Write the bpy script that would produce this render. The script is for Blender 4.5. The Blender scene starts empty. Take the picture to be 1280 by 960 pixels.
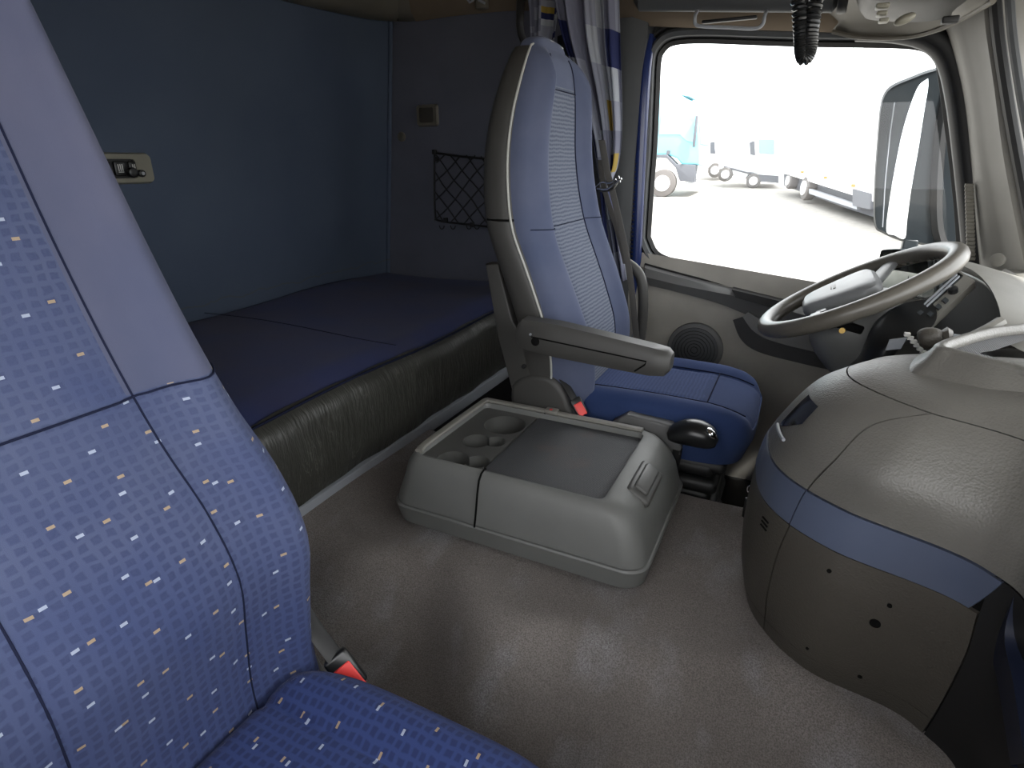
import bpy, bmesh, math, random
from mathutils import Vector, Matrix
random.seed(7)
PI = math.pi
scn = bpy.context.scene
COL = scn.collection

# ------------------------------------------------------------------ camera
F = 720.0
PITCH = math.atan(280 / F)
YAW = math.radians(26.2)
CAM = Vector((0, 0, 1.0))
fh = Vector((-math.sin(YAW), math.cos(YAW), 0))
RT = Vector((math.cos(YAW), math.sin(YAW), 0))
FW = fh * math.cos(PITCH) + Vector((0, 0, -math.sin(PITCH)))
UP = fh * math.sin(PITCH) + Vector((0, 0, math.cos(PITCH)))
cd = bpy.data.cameras.new('camera')
cam = bpy.data.objects.new('camera', cd)
COL.objects.link(cam)
cd.sensor_width = 36
cd.lens = F / 1280 * 36
cd.clip_start = 0.02
cd.clip_end = 500
cam.matrix_world = Matrix.Translation(CAM) @ Matrix((RT, UP, -FW)).transposed().to_4x4()
scn.camera = cam
cd.dof.use_dof = False

# ------------------------------------------------------------------ world, sun, exposure
w = bpy.data.worlds.new('world')
scn.world = w
w.use_nodes = True
bg = w.node_tree.nodes['Background']
bg.inputs['Color'].default_value = (0.985, 0.99, 1.0, 1)
bg.inputs['Strength'].default_value = 4.0
sd = bpy.data.lights.new('sun', 'SUN')
sd.energy = 9.0
sd.angle = math.radians(2.0)
sd.color = (1.0, 0.97, 0.93)
sun = bpy.data.objects.new('sun', sd)
COL.objects.link(sun)
SUN_FROM = Vector((1.0, -0.5, 1.79))
sun.rotation_euler = SUN_FROM.to_track_quat('Z', 'Y').to_euler()
scn.view_settings.view_transform = 'Standard'
scn.view_settings.look = 'None'
scn.view_settings.gamma = 1
scn.view_settings.use_curve_mapping = False
scn.view_settings.exposure = 0.4


# ------------------------------------------------------------------ geometry helpers
def ray(u, v):
    return FW * F + RT * (u - 640) + UP * (480 - v)


def at(u, v, x=None, y=None, z=None):
    """world point seen at pixel (u, v) on the plane x=, y= or z="""
    d = ray(u, v)
    i, k = (0, x) if x is not None else ((1, y) if y is not None else (2, z))
    t = (k - CAM[i]) / d[i]
    return CAM + d * t


def cr(pts, n):
    """Catmull-Rom through pts, n samples"""
    P = [Vector(p) for p in pts]
    m = len(P) - 1
    out = []
    for i in range(n):
        t = i / (n - 1) * m
        k = min(int(t), m - 1)
        f = t - k
        p0 = P[k - 1] if k > 0 else P[0] * 2 - P[1]
        p1, p2 = P[k], P[k + 1]
        p3 = P[k + 2] if k + 2 <= m else P[m] * 2 - P[m - 1]
        out.append(0.5 * ((2 * p1) + (p2 - p0) * f + (2 * p0 - 5 * p1 + 4 * p2 - p3) * f * f
                          + (3 * p1 - p0 - 3 * p2 + p3) * f ** 3))
    return out


def crf(pts, t):
    """Catmull-Rom at t in 0..1"""
    m = len(pts) - 1
    t = max(0, min(1, t)) * m
    k = min(int(t), m - 1)
    f = t - k
    P = pts
    p1, p2 = Vector(P[k]), Vector(P[k + 1])
    p0 = Vector(P[k - 1]) if k > 0 else p1 * 2 - p2
    p3 = Vector(P[k + 2]) if k + 2 <= m else p2 * 2 - p1
    return 0.5 * ((2 * p1) + (p2 - p0) * f + (2 * p0 - 5 * p1 + 4 * p2 - p3) * f * f + (3 * p1 - p0 - 3 * p2 + p3) * f ** 3)


class MB:
    def __init__(s):
        s.v, s.f, s.uv, s.mi = [], [], [], []

    def quad_uv(s, f, uvs=None, mi=0):
        s.f.append(f)
        s.uv.append(uvs)
        s.mi.append(mi)

    def grid(s, rows, closed=False, uvf=None, mif=None, flip=False, cap0=False, cap1=False):
        b = len(s.v)
        nr, nc = len(rows), len(rows[0])
        for r in rows:
            s.v.extend(Vector(p) for p in r)
        for i in range(nr - 1):
            for j in range(nc if closed else nc - 1):
                j2 = (j + 1) % nc
                f = (b + i * nc + j, b + i * nc + j2, b + (i + 1) * nc + j2, b + (i + 1) * nc + j)
                uv = None
                if uvf:
                    uv = [uvf(i, j), uvf(i, j + 1), uvf(i + 1, j + 1), uvf(i + 1, j)]
                if flip:
                    f = f[::-1]
                    uv = uv[::-1] if uv else None
                s.quad_uv(f, uv, mif(i, j) if mif else 0)
        if cap0:
            s.quad_uv(tuple(b + j for j in range(nc))[::-1])
        if cap1:
            s.quad_uv(tuple(b + (nr - 1) * nc + j for j in range(nc)))
        return s

    def tube(s, pts, r, n=8, closed=False, caps=True, flat=1.0):
        P = [Vector(p) for p in pts]
        m = len(P)
        rows = []
        ref = None
        for i, p in enumerate(P):
            if closed:
                d = (P[(i + 1) % m] - P[i - 1]).normalized()
            else:
                d = (P[min(i + 1, m - 1)] - P[max(i - 1, 0)]).normalized()
            if ref is None:
                a = Vector((0, 0, 1)) if abs(d.z) < .9 else Vector((1, 0, 0))
                ref = d.cross(a).normalized()
            ref = (ref - d * ref.dot(d)).normalized()
            q = d.cross(ref)
            rr = r(i / (m - 1)) if callable(r) else r
            rows.append([p + ref * rr * math.cos(2 * PI * k / n) + q * rr * flat * math.sin(2 * PI * k / n) for k in range(n)])
        if closed:
            rows.append(rows[0])
            s.grid(rows, closed=True)
        else:
            s.grid(rows, closed=True, cap0=caps, cap1=caps)
        return s

    def box(s, a, b_, M=None, bev=0.0):
        """rounded when bev>0 (chamfer)"""
        a, b_ = Vector(a), Vector(b_)
        c, h = (a + b_) / 2, (b_ - a) / 2
        h = Vector((abs(h.x), abs(h.y), abs(h.z)))
        bm = bmesh.new()
        bmesh.ops.create_cube(bm, size=2, matrix=Matrix.Translation(c) @ Matrix.Diagonal((*h, 1)))
        if bev:
            bmesh.ops.bevel(bm, geom=list(bm.edges), offset=min(bev, min(h) * .95), segments=3, profile=.5, affect='EDGES')
        s.addbm(bm, M)
        return s

    def cyl(s, c, r, h, axis='Z', n=24, r2=None, bev=0.0):
        bm = bmesh.new()
        bmesh.ops.create_cone(bm, cap_ends=True, segments=n, radius1=r, radius2=r if r2 is None else r2, depth=h)
        if bev:
            es = [e for e in bm.edges if abs(e.verts[0].co.z - e.verts[1].co.z) < 1e-6]
            bmesh.ops.bevel(bm, geom=es, offset=bev, segments=2, profile=.5, affect='EDGES')
        if isinstance(axis, str):
            R_ = {'Z': Matrix.Identity(4), 'X': Matrix.Rotation(PI / 2, 4, 'Y'), 'Y': Matrix.Rotation(PI / 2, 4, 'X')}[axis]
        else:
            R_ = Vector(axis).to_track_quat('Z', 'Y').to_matrix().to_4x4()
        s.addbm(bm, Matrix.Translation(Vector(c)) @ R_)
        return s

    def ball(s, c, r, sc=(1, 1, 1), R_=None):
        bm = bmesh.new()
        bmesh.ops.create_uvsphere(bm, u_segments=24, v_segments=14, radius=r)
        M = Matrix.Translation(Vector(c)) @ (R_ or Matrix.Identity(4)) @ Matrix.Diagonal((*sc, 1))
        s.addbm(bm, M)
        return s

    def addbm(s, bm, M=None):
        b = len(s.v)
        bm.verts.index_update()
        for v in bm.verts:
            s.v.append((M @ v.co) if M else v.co.copy())
        for f in bm.faces:
            s.quad_uv(tuple(b + v.index for v in f.verts))
        bm.free()

    def prism(s, prof, a, b_, axis='y', bev=0):
        """closed 2D profile [(p,q)] extruded a..b along axis"""
        def mk(p, q, k):
            return Vector((p, k, q)) if axis == 'y' else (Vector((k, p, q)) if axis == 'x' else Vector((p, q, k)))
        bm = bmesh.new()
        v0 = [bm.verts.new(mk(p, q, a)) for p, q in prof]
        v1 = [bm.verts.new(mk(p, q, b_)) for p, q in prof]
        n = len(prof)
        bm.faces.new(v0)
        bm.faces.new(v1[::-1])
        for i in range(n):
            bm.faces.new((v0[i], v1[i], v1[(i + 1) % n], v0[(i + 1) % n]))
        bmesh.ops.recalc_face_normals(bm, faces=bm.faces)
        if bev:
            es = [e for e in bm.edges if (e.verts[0] in v0) == (e.verts[1] in v0)]
            bmesh.ops.bevel(bm, geom=es, offset=bev, segments=3, profile=.5, affect='EDGES')
        s.addbm(bm)
        return s


def link(name, mb, mats, parent=None, smooth=True, mods=()):
    me = bpy.data.meshes.new(name)
    me.from_pydata([tuple(v) for v in mb.v], [], mb.f)
    if any(u is not None for u in mb.uv):
        ul = me.uv_layers.new(name='UVMap')
        k = 0
        for f, uv in zip(mb.f, mb.uv):
            for c in range(len(f)):
                if uv:
                    ul.data[k].uv = uv[c]
                k += 1
    if not isinstance(mats, (list, tuple)):
        mats = [mats]
    for m in mats:
        me.materials.append(m)
    me.polygons.foreach_set('material_index', mb.mi)
    bm = bmesh.new()
    bm.from_mesh(me)
    bmesh.ops.recalc_face_normals(bm, faces=bm.faces)
    bm.to_mesh(me)
    bm.free()
    if smooth:
        me.shade_smooth()
        me.set_sharp_from_angle(angle=math.radians(38))
    o = bpy.data.objects.new(name, me)
    COL.objects.link(o)
    if parent:
        o.parent = parent
        p = parent
        M = Matrix.Identity(4)
        while p:
            M = p.matrix_basis.inverted() @ M if False else M
            p = p.parent
        top = parent
        while top.parent:
            top = top.parent
        if parent is top:
            o.matrix_parent_inverse = Matrix.Translation(-top.location)
    return o


def thing(name, label, cat, loc, group=None):
    o = bpy.data.objects.new(name, None)
    o.empty_display_size = .05
    o.location = loc
    COL.objects.link(o)
    o['label'] = label
    o['category'] = cat
    if group:
        o['group'] = group
    return o


def tag(o, label, cat, group=None):
    o['label'] = label
    o['category'] = cat
    if group:
        o['group'] = group
    return o


def struct(name, mb, mats, label=None, **k):
    o = link(name, mb, mats, **k)
    o['kind'] = 'structure'
    if label:
        o['label'] = label
    return o


# ------------------------------------------------------------------ materials
def lin(c):
    return tuple(((x / 255) / 12.92 if x / 255 <= .04045 else ((x / 255 + .055) / 1.055) ** 2.4) for x in c) + (1,)


class N:
    def __init__(s, name):
        s.m = bpy.data.materials.new(name)
        s.m.use_nodes = True
        s.t = s.m.node_tree
        s.b = s.t.nodes['Principled BSDF']
        s.out = s.t.nodes['Material Output']

    def n(s, typ, **k):
        nd = s.t.nodes.new(typ)
        for a, v in k.items():
            setattr(nd, a, v)
        return nd

    def put(s, sock, v):
        if isinstance(v, (int, float, tuple)):
            sock.default_value = v
        else:
            s.t.links.new(v, sock)

    def math(s, op, a, b=0.0, c=None):
        nd = s.n('ShaderNodeMath', operation=op)
        s.put(nd.inputs[0], a)
        s.put(nd.inputs[1], b)
        if c is not None:
            s.put(nd.inputs[2], c)
        return nd.outputs[0]

    def mix(s, f, a, b):
        nd = s.n('ShaderNodeMix', data_type='RGBA')
        s.put(nd.inputs[0], f)
        s.put(nd.inputs[6], a)
        s.put(nd.inputs[7], b)
        return nd.outputs[2]

    def coord(s, which='Object'):
        return s.n('ShaderNodeTexCoord').outputs[which]

    def mapped(s, which='Object', scale=(1, 1, 1)):
        mp = s.n('ShaderNodeMapping')
        s.t.links.new(s.coord(which), mp.inputs[0])
        mp.inputs['Scale'].default_value = scale
        return mp.outputs[0]

    def noise(s, scale, detail=3, vec=None, rough=.5):
        nd = s.n('ShaderNodeTexNoise')
        nd.inputs['Scale'].default_value = scale
        nd.inputs['Detail'].default_value = detail
        nd.inputs['Roughness'].default_value = rough
        s.t.links.new(vec if vec is not None else s.coord(), nd.inputs['Vector'])
        return nd.outputs['Fac']

    def ramp(s, fac, lo, hi):
        nd = s.n('ShaderNodeMapRange')
        s.put(nd.inputs[0], fac)
        nd.inputs[1].default_value = lo
        nd.inputs[2].default_value = hi
        return nd.outputs[0]

    def bump(s, h, strength=.3, dist=.002):
        nd = s.n('ShaderNodeBump')
        nd.inputs['Strength'].default_value = strength
        nd.inputs['Distance'].default_value = dist
        s.put(nd.inputs['Height'], h)
        s.t.links.new(nd.outputs[0], s.b.inputs['Normal'])

    def set(s, col=None, rough=None, metal=None, spec=None, sheen=None):
        if col is not None:
            s.put(s.b.inputs['Base Color'], col)
        if rough is not None:
            s.put(s.b.inputs['Roughness'], rough)
        if metal is not None:
            s.b.inputs['Metallic'].default_value = metal
        if spec is not None:
            s.b.inputs['Specular IOR Level'].default_value = spec
        if sheen is not None:
            s.b.inputs['Sheen Weight'].default_value = sheen * .2
        return s


def plastic(name, c, rough=.5, grain=.15, gs=900, var=.12, spec=.5):
    k = N(name)
    c1 = lin(c)
    c2 = tuple(x * (1 - var) for x in c1[:3]) + (1,)
    k.set(k.mix(k.ramp(k.noise(6, 4), .35, .65), c2, c1), k.math('ADD', rough - .06, k.math('MULTIPLY', k.noise(14, 4), .14)), spec=spec)
    if grain:
        k.bump(k.noise(gs, 2), grain, .001)
    return k.m


def leather(name, c, rough=.42, cells=260, strength=.35):
    k = N(name)
    c1 = lin(c)
    c2 = tuple(x * .82 for x in c1[:3]) + (1,)
    v = k.n('ShaderNodeTexVoronoi')
    v.inputs['Scale'].default_value = cells
    k.t.links.new(k.coord(), v.inputs['Vector'])
    k.set(k.mix(k.ramp(k.noise(5, 4), .35, .65), c2, c1), k.math('ADD', rough - .05, k.math('MULTIPLY', k.noise(9, 3), .12)))
    k.bump(k.math('ADD', v.outputs['Distance'], k.noise(120, 2)), strength, .0015)
    return k.m


def flat(name, c, rough=.5, metal=0.0, spec=.5):
    k = N(name)
    k.set(lin(c), rough, metal, spec)
    return k.m


def checked_fabric(name='checked_seat_fabric', deep=0.0):
    k = N(name)
    uv = k.n('ShaderNodeSeparateXYZ')
    k.t.links.new(k.coord('UV'), uv.inputs[0])
    u, v = uv.outputs[0], uv.outputs[1]
    wob = k.math('MULTIPLY', k.math('SUBTRACT', k.noise(38, 2, k.coord('UV')), .5), .010)
    un = k.math('ADD', u, wob)
    vn = k.math('ADD', v, k.math('MULTIPLY', k.math('SUBTRACT', k.noise(30, 2, k.coord('UV')), .5), .012))

    def band(x, p, lo, hi, sm=.12):
        fr = k.math('FRACT', k.math('DIVIDE', x, p))
        a = k.n('ShaderNodeMapRange')
        k.put(a.inputs[0], k.math('ABSOLUTE', k.math('SUBTRACT', fr, (lo + hi) / 2)))
        a.inputs[1].default_value = (hi - lo) / 2 + sm / 2
        a.inputs[2].default_value = (hi - lo) / 2 - sm / 2
        return a.outputs[0]
    cell = k.math('MULTIPLY', band(un, .0165, .2, .8), band(vn, .0145, .18, .82))
    soft = k.ramp(k.noise(3.2, 3, k.coord('UV')), .3, .7)
    base = k.mix(k.ramp(k.noise(4.0, 3, k.coord('UV')), .35, .65), lin((80, 87, 112)), lin((63, 72, 104)))
    dark = k.mix(k.ramp(k.noise(260, 2, k.coord('UV')), .3, .7), lin((52, 60, 90)), lin((60, 68, 98)))
    col = k.mix(k.math('MULTIPLY', cell, k.math('ADD', .3, k.math('MULTIPLY', soft, .5))), base, dark)

    low_blue = k.n('ShaderNodeMapRange')  # cloth turns a deeper blue towards the bottom of the backrest
    k.put(low_blue.inputs[0], k.math('ADD', v, k.math('MULTIPLY', k.noise(2.5, 3, k.coord('UV')), .25)))
    low_blue.inputs[1].default_value = .80
    low_blue.inputs[2].default_value = .22
    low_blue.inputs[3].default_value = 0.0
    low_blue.inputs[4].default_value = .75
    col = k.mix(low_blue.outputs[0] if not deep else deep, col, k.mix(cell, lin((44, 58, 104)), lin((36, 46, 86))))

    # sparse woven flecks
    def flecks(pu, pv, seed, colr, col):
        uu = k.math('ADD', k.math('DIVIDE', u, pu), seed * .37)
        vv = k.math('ADD', k.math('DIVIDE', v, pv), k.math('MULTIPLY', k.math('FLOOR', uu), .5))
        cb = k.n('ShaderNodeCombineXYZ')
        k.put(cb.inputs[0], k.math('FLOOR', uu))
        k.put(cb.inputs[1], k.math('FLOOR', vv))
        cb.inputs[2].default_value = seed
        wn = k.n('ShaderNodeTexWhiteNoise')
        k.t.links.new(cb.outputs[0], wn.inputs['Vector'])
        sp = k.n('ShaderNodeSeparateColor')
        k.t.links.new(wn.outputs['Color'], sp.inputs[0])
        du = k.math('SUBTRACT', k.math('FRACT', uu), k.math('ADD', .2, k.math('MULTIPLY', sp.outputs[0], .6)))
        dv = k.math('SUBTRACT', k.math('FRACT', vv), k.math('ADD', .2, k.math('MULTIPLY', sp.outputs[1], .6)))
        m1 = k.math('LESS_THAN', k.math('ABSOLUTE', k.math('MULTIPLY', du, pu)), .0042)
        m2 = k.math('LESS_THAN', k.math('ABSOLUTE', k.math('MULTIPLY', dv, pv)), .0020)
        return k.mix(k.math('MULTIPLY', k.math('MULTIPLY', m1, m2), .5), col, colr)
    col = flecks(.058, .075, 1.0, lin((196, 170, 120)), col)
    col = flecks(.064, .070, 5.0, lin((196, 206, 224)), col)
    k.set(col, .9, spec=.2, sheen=.25)
    k.bump(k.math('ADD', k.noise(1500, 2), k.math('MULTIPLY', cell, .6)), .35, .0012)
    return k.m


def plain_fabric(name, c, c2, sheen=.25):
    k = N(name)
    k.set(k.mix(k.ramp(k.noise(5, 4), .3, .7), lin(c2), lin(c)), .9, spec=.2, sheen=sheen)
    k.bump(k.math('ADD', k.noise(1400, 2), k.math('MULTIPLY', k.noise(18, 3), 1.2)), .3, .0012)
    return k.m


def ribbed_fabric(name, c, c2):
    k = N(name)
    uv = k.n('ShaderNodeSeparateXYZ')
    k.t.links.new(k.coord('UV'), uv.inputs[0])
    u, v = uv.outputs[0], uv.outputs[1]
    wob = k.math('MULTIPLY', k.noise(25, 2, k.coord('UV')), .010)
    s_ = k.math('SINE', k.math('MULTIPLY', k.math('ADD', v, wob), 2 * PI / .0125))
    s2 = k.math('SINE', k.math('MULTIPLY', u, 2 * PI / .011))
    m_ = k.math('MULTIPLY', k.math('ADD', s_, 1), k.math('ADD', .3, k.math('MULTIPLY', k.math('ADD', s2, 1), .12)))
    k.set(k.mix(m_, lin(c), lin(c2)), .9, spec=.2, sheen=.25)
    k.bump(k.math('ADD', k.noise(1400, 2), s_), .25, .001)
    return k.m


def carpet_mat():
    k = N('grey_carpet')
    f = k.noise(330, 3, rough=.7)
    big = k.ramp(k.noise(2.6, 5), .35, .65)
    c = k.mix(big, lin((122, 116, 112)), lin((146, 140, 136)))
    c = k.mix(k.ramp(k.noise(5.5, 4, k.mapped(scale=(1, .5, 1))), .52, .74), c, lin((164, 164, 168)))
    c = k.mix(k.math('MULTIPLY', k.ramp(f, .38, .62), .7), c, lin((86, 81, 78)))
    k.set(c, .95, spec=.15, sheen=.2)
    k.bump(f, .8, .004)
    return k.m


def navy_mattress():
    k = N('navy_mattress_cover')
    c = k.mix(k.ramp(k.noise(3.0, 5), .35, .65), lin((44, 54, 98)), lin((56, 58, 88)))
    v = k.n('ShaderNodeTexVoronoi')
    v.inputs['Scale'].default_value = 26
    k.t.links.new(k.coord(), v.inputs['Vector'])
    spot = k.math('LESS_THAN', v.outputs['Distance'], .07)
    c = k.mix(k.math('MULTIPLY', spot, k.ramp(k.noise(4, 2), .45, .6)), c, lin((80, 82, 100)))
    k.set(c, .92, spec=.2, sheen=.3)
    k.bump(k.math('ADD', k.noise(900, 2), k.math('MULTIPLY', k.noise(9, 3), 2)), .3, .002)
    return k.m


def vinyl_mat():
    k = N('creased_black_vinyl')
    vec = k.mapped(scale=(1, 9, 1.6))
    n1 = k.noise(3.0, 5, vec, .6)
    crease = k.ramp(k.math('ABSOLUTE', k.math('SUBTRACT', n1, .5)), .012, .0)
    c = k.mix(k.math('MULTIPLY', crease, k.math('MULTIPLY', k.ramp(k.noise(7, 2), .5, .65), .6)), lin((56, 56, 52)), lin((120, 120, 114)))
    k.set(c, .42)
    k.bump(k.math('ADD', n1, k.math('MULTIPLY', k.noise(6, 3), .5)), .5, .02)
    return k.m


def mesh_rubber():
    k = N('studded_rubber_mat')
    sp = k.n('ShaderNodeSeparateXYZ')
    k.t.links.new(k.coord(), sp.inputs[0])
    a = k.math('SINE', k.math('MULTIPLY', k.math('ADD', sp.outputs[0], sp.outputs[1]), 2 * PI / .0075))
    b = k.math('SINE', k.math('MULTIPLY', k.math('SUBTRACT', sp.outputs[0], sp.outputs[1]), 2 * PI / .0075))
    h = k.math('MULTIPLY', a, b)
    c = k.mix(k.ramp(h, -.4, .6), lin((52, 53, 55)), lin((82, 83, 86)))
    c = k.mix(k.math('MULTIPLY', k.ramp(k.noise(7, 3), .58, .75), .25), c, lin((104, 78, 68)))
    k.set(c, .5)
    k.bump(h, .5, .002)
    return k.m


def curtain_mat():
    k = N('checked_curtain_cloth')
    uv = k.n('ShaderNodeSeparateXYZ')
    k.t.links.new(k.coord('UV'), uv.inputs[0])
    u, v = uv.outputs[0], uv.outputs[1]
    pu, pv = .055, .085
    cb = k.n('ShaderNodeCombineXYZ')
    k.put(cb.inputs[0], k.math('FLOOR', k.math('DIVIDE', u, pu)))
    k.put(cb.inputs[1], k.math('FLOOR', k.math('DIVIDE', v, pv)))
    wn = k.n('ShaderNodeTexWhiteNoise')
    k.t.links.new(cb.outputs[0], wn.inputs['Vector'])
    r = wn.outputs['Value']
    c = k.mix(k.math('GREATER_THAN', r, .38), lin((110, 112, 128)), lin((134, 137, 150)))
    c = k.mix(k.math('GREATER_THAN', r, .66), c, lin((158, 162, 170)))
    c = k.mix(k.math('GREATER_THAN', r, .80), c, lin((38, 44, 82)))
    c = k.mix(k.math('GREATER_THAN', r, .955), c, lin((150, 128, 60)))
    k.set(c, .85, spec=.2)
    k.bump(k.noise(700, 2), .2, .001)
    return k.m


def wall_mat():
    k = N('slate_blue_wall_cloth')
    c = k.mix(k.ramp(k.noise(2, 4), .3, .7), lin((74, 84, 102)), lin((82, 92, 108)))
    # tide mark above the mattress on the back wall
    sp = k.n('ShaderNodeSeparateXYZ')
    k.t.links.new(k.coord(), sp.inputs[0])
    wav = k.math('ADD', k.math('ADD', .405, k.math('MULTIPLY', sp.outputs[1], .006)), k.math('MULTIPLY', k.math('SUBTRACT', k.noise(9, 4, k.mapped(scale=(0, 1, 0))), .5), .07))
    d = k.math('ABSOLUTE', k.math('SUBTRACT', sp.outputs[2], wav))
    line = k.math('MULTIPLY', k.ramp(d, .006, .001), k.math('LESS_THAN', sp.outputs[0], -2.20))
    c = k.mix(k.math('MULTIPLY', line, .35), c, lin((90, 86, 66)))
    k.set(c, .95, spec=.12)
    k.bump(k.noise(800, 2), .2, .001)
    return k.m


def thin_glass(name, tint=(.96, .98, .98), refl=.03, dust=0.0):
    k = N(name)
    k.t.nodes.remove(k.b)
    tr = k.n('ShaderNodeBsdfTransparent')
    tr.inputs[0].default_value = (*tint, 1)
    gl = k.n('ShaderNodeBsdfGlossy')
    gl.inputs['Roughness'].default_value = .02
    mx = k.n('ShaderNodeMixShader')
    mx.inputs[0].default_value = refl
    k.t.links.new(tr.outputs[0], mx.inputs[1])
    k.t.links.new(gl.outputs[0], mx.inputs[2])
    k.t.links.new(mx.outputs[0], k.out.inputs[0])
    return k.m


M = {}
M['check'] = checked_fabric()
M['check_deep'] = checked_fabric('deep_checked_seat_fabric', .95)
M['bolster'] = plain_fabric('plain_blue_seat_cloth', (86, 88, 108), (74, 79, 102))
M['bolster_navy'] = plain_fabric('navy_blue_seat_cloth', (48, 64, 104), (40, 56, 94))
M['bolster_drv'] = plain_fabric('worn_blue_seat_cloth', (92, 98, 120), (78, 86, 110))
M['ribbed'] = ribbed_fabric('ribbed_seat_cloth', (108, 114, 128), (66, 74, 94))
M['ribbed_navy'] = ribbed_fabric('ribbed_navy_cloth', (54, 70, 110), (42, 57, 96))
M['seam'] = flat('dark_seam_thread', (28, 32, 52), .9, spec=.1)
M['gap'] = flat('dark_panel_gap', (14, 14, 14), .8, spec=.1)
M['edge'] = flat('pale_edge_piping', (178, 178, 172), .5)
M['shell'] = plastic('charcoal_seat_shell', (66, 65, 63), .5)
M['console'] = plastic('mid_grey_console_plastic', (108, 109, 107), .5)
M['rim'] = plastic('light_grey_rim_plastic', (126, 124, 118), .45)
M['well'] = plastic('dark_grey_cup_insert', (76, 76, 74), .45)
M['rubber'] = mesh_rubber()
M['dash'] = leather('grained_dash_skin', (103, 101, 96), .42)
M['dash_low'] = leather('grained_lower_dash', (72, 68, 62), .5)
M['stripe'] = plastic('slate_blue_trim', (80, 88, 108), .35, .05)
M['door'] = leather('grey_door_skin', (160, 156, 148), .5, 300, .25)
M['door_dark'] = plastic('dark_door_plastic', (94, 94, 94), .5)
M['pillar'] = plastic('grey_pillar_trim', (112, 110, 104), .55)
M['pillar_b'] = plastic('charcoal_pillar_trim', (72, 74, 76), .6)
M['black'] = flat('black_rubber', (22, 22, 23), .55)
M['blackgloss'] = flat('black_plastic', (26, 27, 28), .3)
M['paint'] = flat('dark_blue_body_paint', (30, 44, 92), .25)
M['beige'] = plastic('beige_headliner', (118, 106, 92), .9, .2, 500, spec=.15)
M['beige_hard'] = plastic('taupe_hard_trim', (104, 100, 90), .55)
M['ivory'] = plastic('pale_grey_bezel', (128, 125, 112), .5, .05)
M['wall'] = wall_mat()
M['carpet'] = carpet_mat()
M['navy'] = navy_mattress()
M['vinyl'] = vinyl_mat()
M['rail'] = flat('grey_painted_steel', (146, 150, 156), .5, 0.0)
M['chrome'] = flat('chrome', (210, 210, 212), .12, 1.0)
M['red'] = flat('red_release_button', (226, 62, 58), .45)
M['wheel'] = leather('worn_wheel_leather', (94, 90, 83), .33, 420, .12)
M['hub'] = plastic('grey_wheel_hub', (130, 132, 134), .42, .1)
M['belt'] = plain_fabric('grey_belt_webbing', (92, 90, 86), (84, 82, 80), 0)
M['curtain'] = curtain_mat()
M['wall_far'] = plain_fabric('grey_blue_side_wall_cloth', (98, 100, 112), (92, 95, 106), 0)
M['glass'] = thin_glass('window_glass')
M['mirror'] = flat('mirror_glass', (225, 230, 232), .02, 1.0)
M['housing'] = plastic('dark_mirror_housing', (46, 52, 56), .35, .05)
M['white_p'] = flat('white_vehicle_paint', (236, 236, 236), .35)
M['cyan_p'] = flat('sky_blue_vehicle_paint', (120, 190, 205), .35)
M['grey_p'] = flat('grey_vehicle_trim', (84, 86, 92), .6)
M['tyre'] = flat('tyre_rubber', (96, 92, 90), .8)
M['wglass'] = flat('vehicle_window_glass', (130, 150, 170), .3)
M['asphalt'] = plastic('pale_yard_paving', (160, 157, 152), .95, .2, 30, spec=.1)
M['print'] = flat('white_print', (200, 200, 196), .6)
M['green'] = flat('green_key_tag', (20, 130, 90), .3)
M['orange'] = flat('orange_marker_lamp', (230, 120, 50), .4)
M['screen'] = flat('dark_display_glass', (10, 10, 11), .15)


# ================================================================== STRUCTURE
def floor_z(x, y):
    # raised tunnel in the middle, dropping to the passenger footwell
    edge = 1.03 + .05 * math.sin(x * 7 + 1.0) + .03 * math.sin(x * 15)
    t = max(0, min(1, (edge - y) / .22))
    s = t * t * (3 - 2 * t)
    z = -.16 * s + .006 * math.sin(x * 11) * math.sin(y * 9)
    z += .02 * math.exp(-((x + .42) ** 2 / .01 + (y - .86) ** 2 / .01))
    if x < -1.02:
        z += .03 * ((-1.02 - x) / .18) ** 2
    return z


m = MB()
nx, ny = 110, 90
rows = []
for j in range(ny + 1):
    y = -.3 + (1.68 + .3) * j / ny
    rows.append([(x, y, floor_z(x, y)) for x in [-1.22 + 2.05 * i / nx for i in range(nx + 1)]])
rows.append([(p[0], 1.70, -.02) for p in rows[-1]])
rows.append([(p[0], 1.705, -.45) for p in rows[-1]])
m.grid(rows)
struct('floor', m, M['carpet'], 'worn grey carpet over the engine tunnel with a dip into the footwell')
m = MB()
m.box((-1.25, 1.66, -.52), (1.3, 2.78, -.45))
struct('floor_driver', m, M['black'], 'dark floor well under the driver seat')
m = MB()
m.prism([(-2.36, -.3), (-2.31, .3), (-2.15, 1.75), (-2.12, 2.0), (-2.40, 2.0), (-2.40, -.3)], -.25, 2.97)
struct('wall_back', m, M['wall'], 'slate blue cloth-lined back wall of the sleeper')
m = MB()
m.box((-2.40, 2.92, -.3), (-1.02, 2.98, 2.0))
struct('wall_far', m, M['wall_far'], 'slate blue cloth-lined side wall at the foot of the bunk')
m = MB()
m.tube([(-2.30, 2.905, .3), (-2.235, 2.905, .9), (-2.145, 2.905, 1.72)], .012, 8)
struct('trim_1', m, M['wall'], 'thin padded strip in the corner of the two blue walls')
m = MB()
m.box((-2.46, -.30, -.3), (-1.10, -.24, 2.0))
struct('wall_near', m, M['wall'])
# bunk base behind the rail
m = MB()
m.box((-2.40, -.24, -.3), (-1.24, 2.92, .06))
struct('trim_2', m, M['black'], 'dark bunk base')
m = MB()
m.box((-2.46, -.30, 1.93), (.75, 3.0, 2.0))
struct('ceiling', m, M['beige'], 'beige ceiling lining')


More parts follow.
